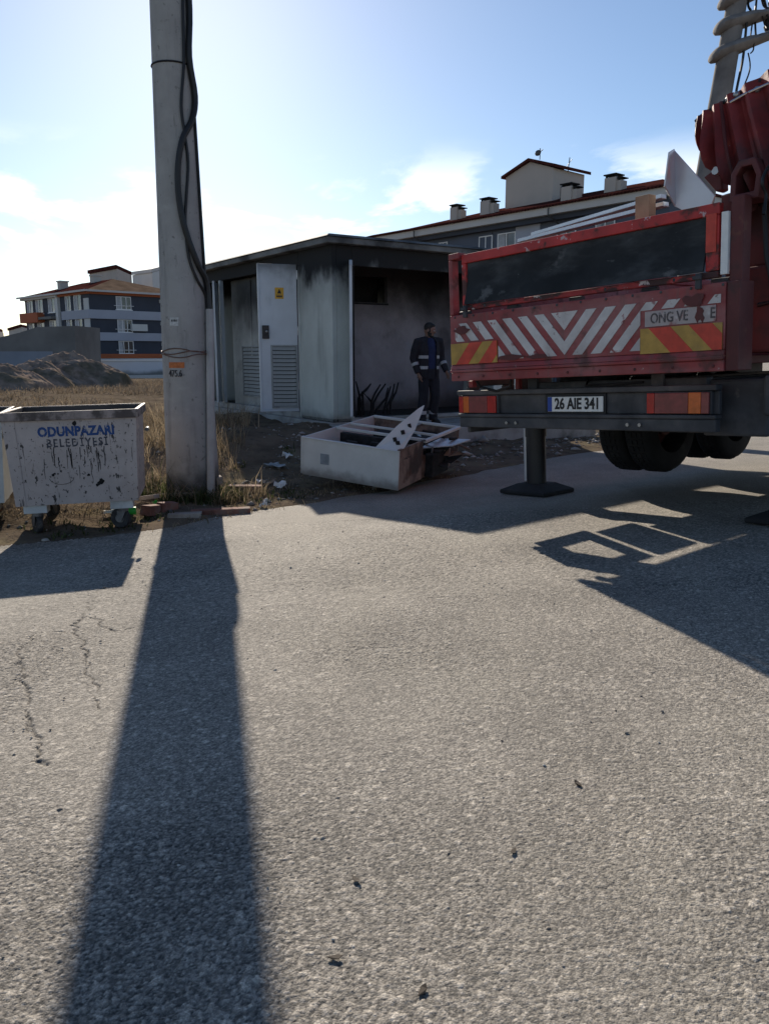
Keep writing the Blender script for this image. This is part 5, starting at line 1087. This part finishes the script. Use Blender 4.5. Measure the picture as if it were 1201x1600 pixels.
# ================================================================== PERSON
pp = at(668, 663, 14.15); PS = 1.0
person = thing('person', 'man in dark work jacket with reflective stripes standing before the burnt doorway', 'person', (pp.x, pp.y, KLOC[2] - .02), rad(30))
# local: -Y is the man's front, +X his left
def limb(m, pts, rs, n=12, fl=None): m.tube(pts, rs, n, True, fl)
def ov(z, cx, cy, rx, ry, n=20): return [Vector((cx + rx * math.cos(2 * math.pi * i / n), cy + ry * math.sin(2 * math.pi * i / n), z)) for i in range(n)]
R_sh, R_el, R_wr = Vector((-.215, .01, 1.425)), Vector((-.275, .06, 1.14)), Vector((-.235, -.03, .90))
L_sh, L_el, L_wr = Vector((.215, -.01, 1.44)), Vector((.265, .00, 1.14)), Vector((.285, -.13, .93))
HZ = 1.615; HR = Matrix.Rotation(rad(46), 3, 'Z') @ Matrix.Rotation(rad(16), 3, 'X')
HC = Vector((.005, -.02, HZ))
def hp(x, y, z): return HC + HR @ Vector((x, y, z))
m = MB()
m.rings([ov(.86, 0, 0, .15, .10), ov(1.0, 0, 0, .145, .10), ov(1.2, 0, 0, .15, .105), ov(1.38, 0, 0, .17, .10), ov(1.45, 0, 0, .10, .075)])
limb(m, [(0, .01, 1.38), (0, .0, 1.47), hp(0, .01, -.06)], [.07, .058, .056])
m.ell(hp(0, 0, .01), (.076, .096, .112), 20, 14, HR); m.ell(hp(0, -.03, -.06), (.056, .062, .055), 14, 10, HR)          # skull and jaw
limb(m, [hp(0, -.088, .03), hp(0, -.112, -.012), hp(0, -.095, -.02)], [.009, .016, .012], 8)                               # nose
m.ell(hp(0, -.088, .042), (.05, .015, .012), 10, 6, HR)                                                               # brow
for s in (-1, 1): m.ell(hp(s * .078, .012, -.005), (.012, .022, .032), 10, 6, HR)                                      # ears
for sh, el, wr in ((R_sh, R_el, R_wr), (L_sh, L_el, L_wr)):
    limb(m, [sh * .8 + Vector((0, 0, .28)), sh, el, wr], [.05, .055, .042, .028])
    d = (wr - el).normalized(); s = 1 if wr.x > 0 else -1
    limb(m, [wr, wr + d * .05, wr + d * .10], [.028, .040, .038], 10, ((0, 1, 0), .55))
    for k in range(4):
        b = wr + d * .09 + Vector((0, -.030 + .020 * k, 0)); l = (.075, .085, .08, .062)[k]
        limb(m, [b, b + d * l * .55 + Vector((-s * .006, 0, 0)), b + d * l + Vector((-s * .025, -.004, 0))], [.0095, .009, .0075], 8)
    limb(m, [wr + d * .03 + Vector((0, -.03, 0)), wr + d * .07 + Vector((-s * .005, -.055, 0)), wr + d * .11 + Vector((-s * .012, -.058, 0))], [.012, .0105, .009], 8)
for s in (-1, 1): limb(m, [(s * .085, 0, .92), (s * .10, -.005, .5), (s * .105, .02, .1), (s * .11, -.02, .06)], [.085, .058, .042, .04])
body = m.build('body', 'skin', person, remesh=.0065)
m = MB()
for s in (-1, 1): m.ell(hp(s * .031, -.086, .018), (.011, .008, .007), 8, 6, HR)
m.build('eyes', 'plate_white', person, smooth=True)
m = MB()
for s in (-1, 1): m.ell(hp(s * .031, -.0935, .018), (.005, .003, .0055), 8, 6, HR)
m.build('pupils', 'ink', person, smooth=True)
m = MB(); m.ell(hp(0, -.092, -.058), (.022, .008, .006), 8, 6, HR); m.build('mouth', 'wheel_brown', person, smooth=True)
m = MB(); m.ell(hp(0, .022, .045), (.083, .092, .092), 18, 12, HR); m.ell(hp(0, -.015, .092), (.066, .062, .034), 12, 8, HR)
for s in (-1, 1): m.ell(hp(s * .074, -.01, -.02), (.010, .03, .05), 8, 6, HR)
m.build('hair', 'hair', person, remesh=.008)
m = MB(); m.ell(hp(0, -.055, -.088), (.052, .045, .030), 14, 8, HR); m.ell(hp(0, -.095, -.045), (.028, .008, .006), 8, 6, HR)
for s in (-1, 1): m.ell(hp(s * .055, -.03, -.06), (.014, .04, .042), 8, 6, HR)
m.build('beard', 'hair', person, remesh=.007)
m = MB(); m.rings([ov(.90, 0, -.01, .158, .115), ov(1.1, 0, -.015, .152, .115), ov(1.3, 0, -.012, .165, .115), ov(1.46, 0, -.005, .11, .085), ov(1.49, 0, -.003, .075, .07)]); m.build('shirt', 'shirt', person, smooth=True)
# open jacket: arc rings leaving the front open
def arc(z, rx, ry, op0, op1, cy=0.0, t=.018):
    n = 22; a0 = -math.pi / 2 + op1; a1 = 2 * math.pi - math.pi / 2 - op0
    o_ = [Vector((rx * math.cos(a0 + (a1 - a0) * i / n), cy + ry * math.sin(a0 + (a1 - a0) * i / n), z)) for i in range(n + 1)]
    i_ = [Vector(((rx - t) * math.cos(a0 + (a1 - a0) * i / n), cy + (ry - t) * math.sin(a0 + (a1 - a0) * i / n), z)) for i in range(n + 1)]
    return o_ + i_[::-1]
m = MB(); JK = [(.80, .208, .150, .55, .42), (.90, .205, .150, .48, .40), (1.05, .198, .148, .42, .40), (1.20, .202, .150, .40, .38), (1.33, .215, .148, .42, .40), (1.43, .195, .125, .5, .5), (1.475, .115, .095, .55, .55), (1.52, .092, .088, .6, .6)]
m.rings([arc(*j) for j in JK])
for sh, el, wr in ((R_sh, R_el, R_wr), (L_sh, L_el, L_wr)):
    s = 1 if wr.x > 0 else -1
    limb(m, [Vector((s * .10, .0, 1.44)), sh + Vector((0, 0, -.01)), (sh + el) / 2 + Vector((s * .01, 0, 0)), el, (el + wr) / 2, wr + (wr - el).normalized() * .012], [.075, .085, .074, .066, .060, .050], 14)
m.build('jacket', 'jacket', person, remesh=.012)
def band(name, pts_rings): MB().rings(pts_rings, cap=True).build(name, 'reflective', person)
for z in (.985, 1.165):
    def ja(zq):
        for a, b in zip(JK[:-1], JK[1:]):
            if a[0] <= zq <= b[0]:
                t = (zq - a[0]) / (b[0] - a[0]); return [zq] + [a[i] * (1 - t) + b[i] * t for i in range(1, 5)]
    r0, r1 = ja(z - .026), ja(z + .026)
    band('reflective_stripe', [arc(r0[0], r0[1] + .006, r0[2] + .006, r0[3] + .05, r0[4] + .05, t=.02), arc(r1[0], r1[1] + .006, r1[2] + .006, r1[3] + .05, r1[4] + .05, t=.02)])
for el, wr in ((R_el, R_wr), (L_el, L_wr)):
    c_ = el + (wr - el) * .42; d = (wr - el).normalized(); MB().tube([c_ - d * .025, c_ + d * .025], [.0665, .0645], 16).build('reflective_stripe', 'reflective', person, smooth=True)
m = MB(); m.rings([ov(1.02, 0, 0, .168, .122), ov(.95, 0, 0, .175, .128), ov(.86, 0, .005, .182, .132), ov(.78, 0, .005, .178, .125)])
LEG = {}
for s in (-1, 1):
    k_ = -.035 if s > 0 else .0; P = [(s * .085, .0, .88), (s * .098, -.005 + k_, .74), (s * .108, -.018 + k_ * 1.6, .50), (s * .112, .01 + k_ * .6, .30), (s * .118, .012, .12), (s * .12, .005, .07)]; LEG[s] = P
    limb(m, P, [.098, .100, .083, .082, .078, .083], 16)
m.build('trousers', 'trousers', person, remesh=.012)
for s in (-1, 1): MB().tube([(s * .1145, .011, .175), (s * .116, .012, .235)], [.0855, .0855], 18).build('reflective_stripe', 'reflective', person, smooth=True)
for s in (-1, 1):
    m = MB(); x = s * .12; o_ = s * .02
    m.rings([[Vector((x + o_ * f + w * math.cos(2 * math.pi * i / 16), y0 + l * math.sin(2 * math.pi * i / 16), z)) for i in range(16)] for z, w, y0, l, f in ((0.0, .050, -.055, .138, 1), (.03, .052, -.055, .138, 1), (.065, .048, -.045, .118, .8), (.095, .050, -.01, .075, .4), (.14, .055, .008, .06, 0), (.18, .058, .010, .06, 0))])
    m.build('boot', 'boot', person, smooth=True)

# ================================================================== BRICKS, LITTER, PLANTS
def rock_me(name, mt, seed, sx, sy, sz):
    r = random.Random(seed); m = MB(); m.ell((0, 0, 0), (sx, sy, sz), 7, 4); m.v = [tuple(c * r.uniform(.72, 1.2) for c in v) for v in m.v]; me = m.mesh(name); me.materials.append(MATS[mt]); return me
def place_px(px, py, Yguess=None):               # ground point under a photo pixel
    d = ray(px, py); lo = 4.0
    for i in range(1200):
        Y = lo + i * .02; p = EYE + d / d[1] * Y
        if p[2] <= ground_at(p[0], p[1]) - .012: return Vector(p)
    return Vector(EYE + d / d[1] * 20)
def brick(px, py, L, wd_, ht, rz, tilt, mt, label, dz=0.0):
    p = place_px(px, py); m = MB(); r = random.Random(px * 7 + py)
    h = [L / 2, wd_ / 2, ht / 2]; P = [Vector((x, y, z)) + Vector([r.uniform(-.006, .006) for _ in range(3)]) for z in (-h[2], h[2]) for x, y in ((-h[0], -h[1]), (h[0], -h[1]), (h[0], h[1]), (-h[0], h[1]))]
    m.hexa(P); o = m.build('brick', mt, bevel=.006); o.location = p + Vector((0, 0, ht / 2 - .015 + dz)); o.rotation_euler = (0, tilt, rz)
    tag(o, label, 'brick', 'broken clay blocks around the pole')
brick(240, 803, .30, .12, .11, 1.3, .15, 'brick_clay', 'dark red clay block beside the container wheel')
brick(232, 786, .26, .09, .05, -.5, -.2, 'brick_grey', 'thin pale-edged block leaning by the container corner', .05)
brick(278, 782, .50, .13, .11, .15, -.05, 'brick_grey', 'grey block lying left at the foot of the pole')
brick(312, 776, .56, .12, .09, .45, -.22, 'brick_grey', 'long block tilted across others before the pole', .10)
brick(289, 808, .34, .12, .06, .1, -.03, 'brick_grey', 'pale flat block in front of the pole')
brick(345, 803, .62, .11, .07, .12, -.02, 'brick_clay', 'long reddish block in the pole shadow edge')
brick(384, 768, .40, .13, .09, .1, .02, 'brick_clay', 'dark clay block in the grass right of the pole')
brick(262, 797, .20, .12, .10, .8, .1, 'brick_clay', 'short clay lump between container and pole')
def litter(px, py, pts, th, mt, label, name='litter', rot=(0, 0, 0), cat='litter'):
    p = place_px(px, py); m = MB(); r = random.Random(px)
    pts = [(x * .62, y * .62) for x, y in pts]; n = len(pts); c = Vector((sum(q[0] for q in pts) / n, sum(q[1] for q in pts) / n, .035))
    P = [Vector((x, y, r.uniform(-.02, .07))) for x, y in pts]; m.add(P + [c] + [q - Vector((0, 0, th)) for q in P] + [c - Vector((0, 0, th))], [(i, (i + 1) % n, n) for i in range(n)] + [((i + 1) % n + n + 1, i + n + 1, 2 * n + 1) for i in range(n)] + [(i, i + n + 1, (i + 1) % n + n + 1, (i + 1) % n) for i in range(n)])
    o = m.build(name, mt); o.location = p + Vector((0, 0, .02)); o.rotation_euler = rot; tag(o, label, cat, 'litter on the verge')
def blob(r, n=13, s=1.5): return [(s * r * math.cos(2 * math.pi * i / n) * random.uniform(.45, 1.3), r * math.sin(2 * math.pi * i / n) * random.uniform(.45, 1.3)) for i in range(n)]
litter(364, 767, blob(.07), .004, 'litter_white', 'white paper scrap by the dark clay block', rot=(.5, 0, 0))
litter(438, 762, blob(.10), .004, 'litter_white', 'crumpled white bag in front of the fallen cabinet', rot=(.4, .1, 0))
litter(412, 793, blob(.06), .004, 'litter_white', 'small white scrap on the dry grass by the road', rot=(.3, 0, 0))
litter(432, 732, blob(.14, s=1.9), .004, 'litter_grey', 'grey torn sheet on the shaded verge', rot=(.2, .1, .3))
litter(407, 757, blob(.06), .004, 'litter_white', 'pale scrap between block and white bag', rot=(.5, 0, 0))
litter(447, 715, blob(.09), .004, 'litter_white', 'pale crumpled scrap high on the shaded verge', rot=(.3, .2, 0))
litter(758, 672, blob(.11, s=1.0), .005, 'litter_white', 'white rag under the truck bumper', rot=(.8, 0, 0))
litter(842, 745, blob(.08), .004, 'litter_grey', 'dark grey scrap beside the outrigger foot', rot=(.1, 0, 0))
litter(905, 676, blob(.09, s=1.2), .005, 'litter_white', 'pale scrap in front of the rear wheel', rot=(.6, 0, 0))
p = place_px(182, 806); m = MB(); m.tube([(0, 0, 0), (.10, 0, 0), (.115, 0, 0), (.20, 0, .0)], [.04, .042, .042, .04], 12); bt = thing('plastic_bottle', 'green plastic bottle lying under the container', 'bottle', p + Vector((0, 0, .045)), .25); m.build('bottle_body', 'plastic_green', bt, smooth=True)
MB().tube([(-.10, 0, 0), (-.06, 0, 0), (-.001, 0, 0)], [.014, .016, .036], 12).build('bottle_neck', 'plastic_clear', bt, smooth=True); MB().tube([(-.12, 0, 0), (-.101, 0, 0)], .017, 10).build('cap', 'litter_white', bt)
litter(245, 792, blob(.06, s=.8), .004, 'plastic_green', 'green plastic scrap by the red clay block', rot=(.8, 0, 0))
for i, (x, y, lb) in enumerate(((801, 1335, 'dark dead leaf on the open asphalt right of centre'), (556, 1380, 'dark dead leaf on the asphalt near the middle'), (525, 1502, 'dark dead leaf low on the asphalt, left of the lowest one'), (661, 1553, 'lowest dark dead leaf on the asphalt'), (902, 1228, 'small leaf on the asphalt in the right half'))):
    p = on_road(x, y); m = MB(); n = 7; L_ = .016
    P = [(-L_, 0, .004), (-L_ * .4, L_ * .45, .001), (L_ * .5, L_ * .38, .003), (L_ * 1.2, 0, .008), (L_ * .5, -L_ * .38, .002), (-L_ * .4, -L_ * .45, .005)]
    m.prism(P, (0, 0, .0012)); o = m.build('dead_leaf', 'leaf_dead'); o.location = p + Vector((0, 0, .006)); o.rotation_euler = (.3, .2, 1.2 + i); tag(o, lb, 'leaf', 'dead leaves on the asphalt')
# scattered rubble
def scatter_mesh(name, mt, XY, size, seed, zoff=0.0, zf=None, flat=.6):
    r = np.random.default_rng(seed); n = len(XY); base = np.array([(1, 0, 0), (-.5, .87, 0), (-.5, -.87, 0), (0, 0, .9), (.2, .1, -.7), (.5, .8, .3)])
    fc = np.array([(0, 5, 3), (5, 1, 3), (1, 2, 3), (2, 0, 3), (5, 0, 4), (1, 5, 4), (2, 1, 4), (0, 2, 4)])
    zz0 = (zf or (lambda x, y: terrain_z(x, y) - .012))(XY[:, 0], XY[:, 1])
    V = base[None] * r.uniform(.6, 1.3, (n, 6, 3)); s = size * np.exp(r.normal(0, .45, n)); V = V * s[:, None, None]; V[:, :, 2] *= flat
    a = r.uniform(0, 6.28, n); ca, sa = np.cos(a)[:, None], np.sin(a)[:, None]; X = V[:, :, 0] * ca - V[:, :, 1] * sa; Y = V[:, :, 0] * sa + V[:, :, 1] * ca
    P = np.stack([X + XY[:, :1], Y + XY[:, 1:2], V[:, :, 2] + zz0[:, None] + zoff + s[:, None] * .12], 2).reshape(-1, 3)
    Fc = (fc[None] + (np.arange(n) * 6)[:, None, None]).reshape(-1, 3)
    me = np_mesh(name, P, Fc, 'tone', np.repeat(r.random(n) ** 2, 6), smooth=False); me.materials.append(MATS[mt]); o = link(name, me); o['kind'] = 'stuff'; return o
def verge_pts(n, seed, x0, x1, y0, y1, smin, smax, keep=None):
    r = np.random.default_rng(seed); X = r.uniform(x0, x1, n); Y = r.uniform(y0, y1, n); s = edge_dist(X, Y); k = (s > smin) & (s < smax)
    kx = (X - KLOC[0]) * math.cos(KROT) + (Y - KLOC[1]) * math.sin(KROT); ky = -(X - KLOC[0]) * math.sin(KROT) + (Y - KLOC[1]) * math.cos(KROT)
    k &= ~((kx > -.3) & (kx < 4.9) & (ky > -1.8) & (ky < 6.9))
    if keep is not None: k &= keep(X, Y, s)
    return np.stack([X[k], Y[k]], 1)
o = scatter_mesh('rubble', 'rubble', verge_pts(5200, 1, -5, 7, 6.3, 19, .1, 4.5, lambda X, Y, s: np.random.default_rng(2).random(len(X)) < .25 + .75 * (X > -1.8)), .022, 3); tag(o, 'small grey rubble scattered over the verge', 'rubble')
o = scatter_mesh('rubble', 'rubble', verge_pts(800, 4, 1.0, 7, 9.5, 20, .2, 5), .055, 5); tag(o, 'larger broken rubble behind the truck outrigger', 'rubble')
gx = RNG.uniform(-2.6, 3.2, 900); gy = RNG.uniform(1.2, 7.0, 900); kk = np.abs(gx) < .55 * gy + .3
o = scatter_mesh('loose_grit', 'rubble', np.stack([gx, gy], 1)[kk], .0045, 8, .004, lambda x, y: road_z(x, y)); tag(o, 'loose pale grit on the asphalt', 'grit')
# grass
def blades(name, mt, XY, hgt, seed, lean=.5, wid=.006, zf=None, label='', cat='grass', clump=1):
    r = np.random.default_rng(seed)
    if clump > 1:
        XY = np.repeat(XY, clump, 0) + r.normal(0, .035, (len(XY) * clump, 2))
    n = len(XY); zg = terrain_z(XY[:, 0], XY[:, 1]) - .03
    h = hgt * np.exp(r.normal(0, .4, n)); a = r.uniform(0, 6.28, n); ln = r.uniform(.1, lean * 1.6, n) * h; wa = a + r.uniform(1.0, 2.1, n); w = wid * r.uniform(.6, 1.5, n)
    dx, dy = np.cos(a), np.sin(a); wx, wy = np.cos(wa) * w, np.sin(wa) * w
    def P(t, k): return np.stack([XY[:, 0] + dx * ln * t * t + wx * k, XY[:, 1] + dy * ln * t * t + wy * k, zg + h * (t - .25 * t * t * lean)], 1)
    V = np.stack([P(0, -1), P(0, 1), P(.5, -.8), P(.5, .8), P(1, 0)], 1).reshape(-1, 3)
    b = (np.arange(n) * 5)[:, None]; Fc = np.concatenate([b + np.array([0, 1, 3]), b + np.array([0, 3, 2]), b + np.array([2, 3, 4])])
    me = np_mesh(name, V, Fc, 'tone', np.repeat(r.random(n), 5), smooth=False); me.materials.append(MATS[mt]); o = link(name, me); o['kind'] = 'stuff'; tag(o, label, cat); return o
dens = lambda X, Y: 0.5 + 1.1 * fbm(X, Y, .8, 91, 2)
left = lambda X, Y, s: (X < -.6 - .1 * (Y - 9)) & (np.random.default_rng(6).random(len(X)) < dens(X, Y))
blades('dry_grass', 'straw', verge_pts(9000, 11, -8, 0, 6.6, 15, .9, 9, lambda X, Y, s: left(X, Y, s) & (X < -1.75 - .12 * (Y - 9)) & ~((X < -2.2) & (Y < 8.6))), .26, 12, .6, .0045, label='tall dry straw-coloured grass around the pole', clump=5)
blades('dry_grass', 'straw', verge_pts(9000, 13, -6, 2.2, 6.6, 13, -.05, 3, lambda X, Y, s: (X < 1) & ~((X < -2.15) & (Y < 8.0)) & (s < 1.6 + 1.5 * (X < -1.9)) & (np.random.default_rng(7).random(len(X)) < dens(X, Y) + .1)), .055, 14, .9, .004, label='short trampled dry grass along the road edge', clump=5)
r_ = np.random.default_rng(17); Yf = r_.uniform(13, 60, 16000); Xf = r_.uniform(-.62, .0, 16000) * Yf * 1.05
kf = (fbm(Xf, Yf, 3.5, 95, 3) + .25 > r_.uniform(-.4, .5, len(Xf)))
kx = (Xf - KLOC[0]) * math.cos(KROT) + (Yf - KLOC[1]) * math.sin(KROT); kf &= ~((kx > -1.6) & (Yf < 30))
blades('field_scrub', 'scrub', np.stack([Xf, Yf], 1)[kf], .20, 18, 1.0, .011, label='brown dry scrub covering the far field', cat='scrub', clump=4)
blades('green_weeds', 'green_weed', verge_pts(1800, 19, -5, .5, 6.8, 12, .3, 3.4, lambda X, Y, s: fbm(X, Y, .7, 97, 2) > .18), .07, 20, .8, .007, label='low dark green weeds on the verge', cat='weeds', clump=4)
rw_ = np.random.default_rng(31); aw = rw_.uniform(math.pi * .95, math.pi * 2.05, 260); dw = rw_.uniform(.30, .62, 260)
blades('green_weeds', 'green_weed', np.stack([pb.x + np.cos(aw) * dw, pb.y + np.sin(aw) * dw], 1), .15, 32, .9, .005, label='dark tangled weeds round the foot of the thick pole', cat='weeds', clump=5)
blades('dry_grass', 'straw', np.stack([pb.x + np.cos(aw) * (dw + .1) + .15, pb.y + np.sin(aw) * dw], 1)[:150], .20, 33, .9, .004, label='dry grass tufts round the foot of the thick pole', clump=4)
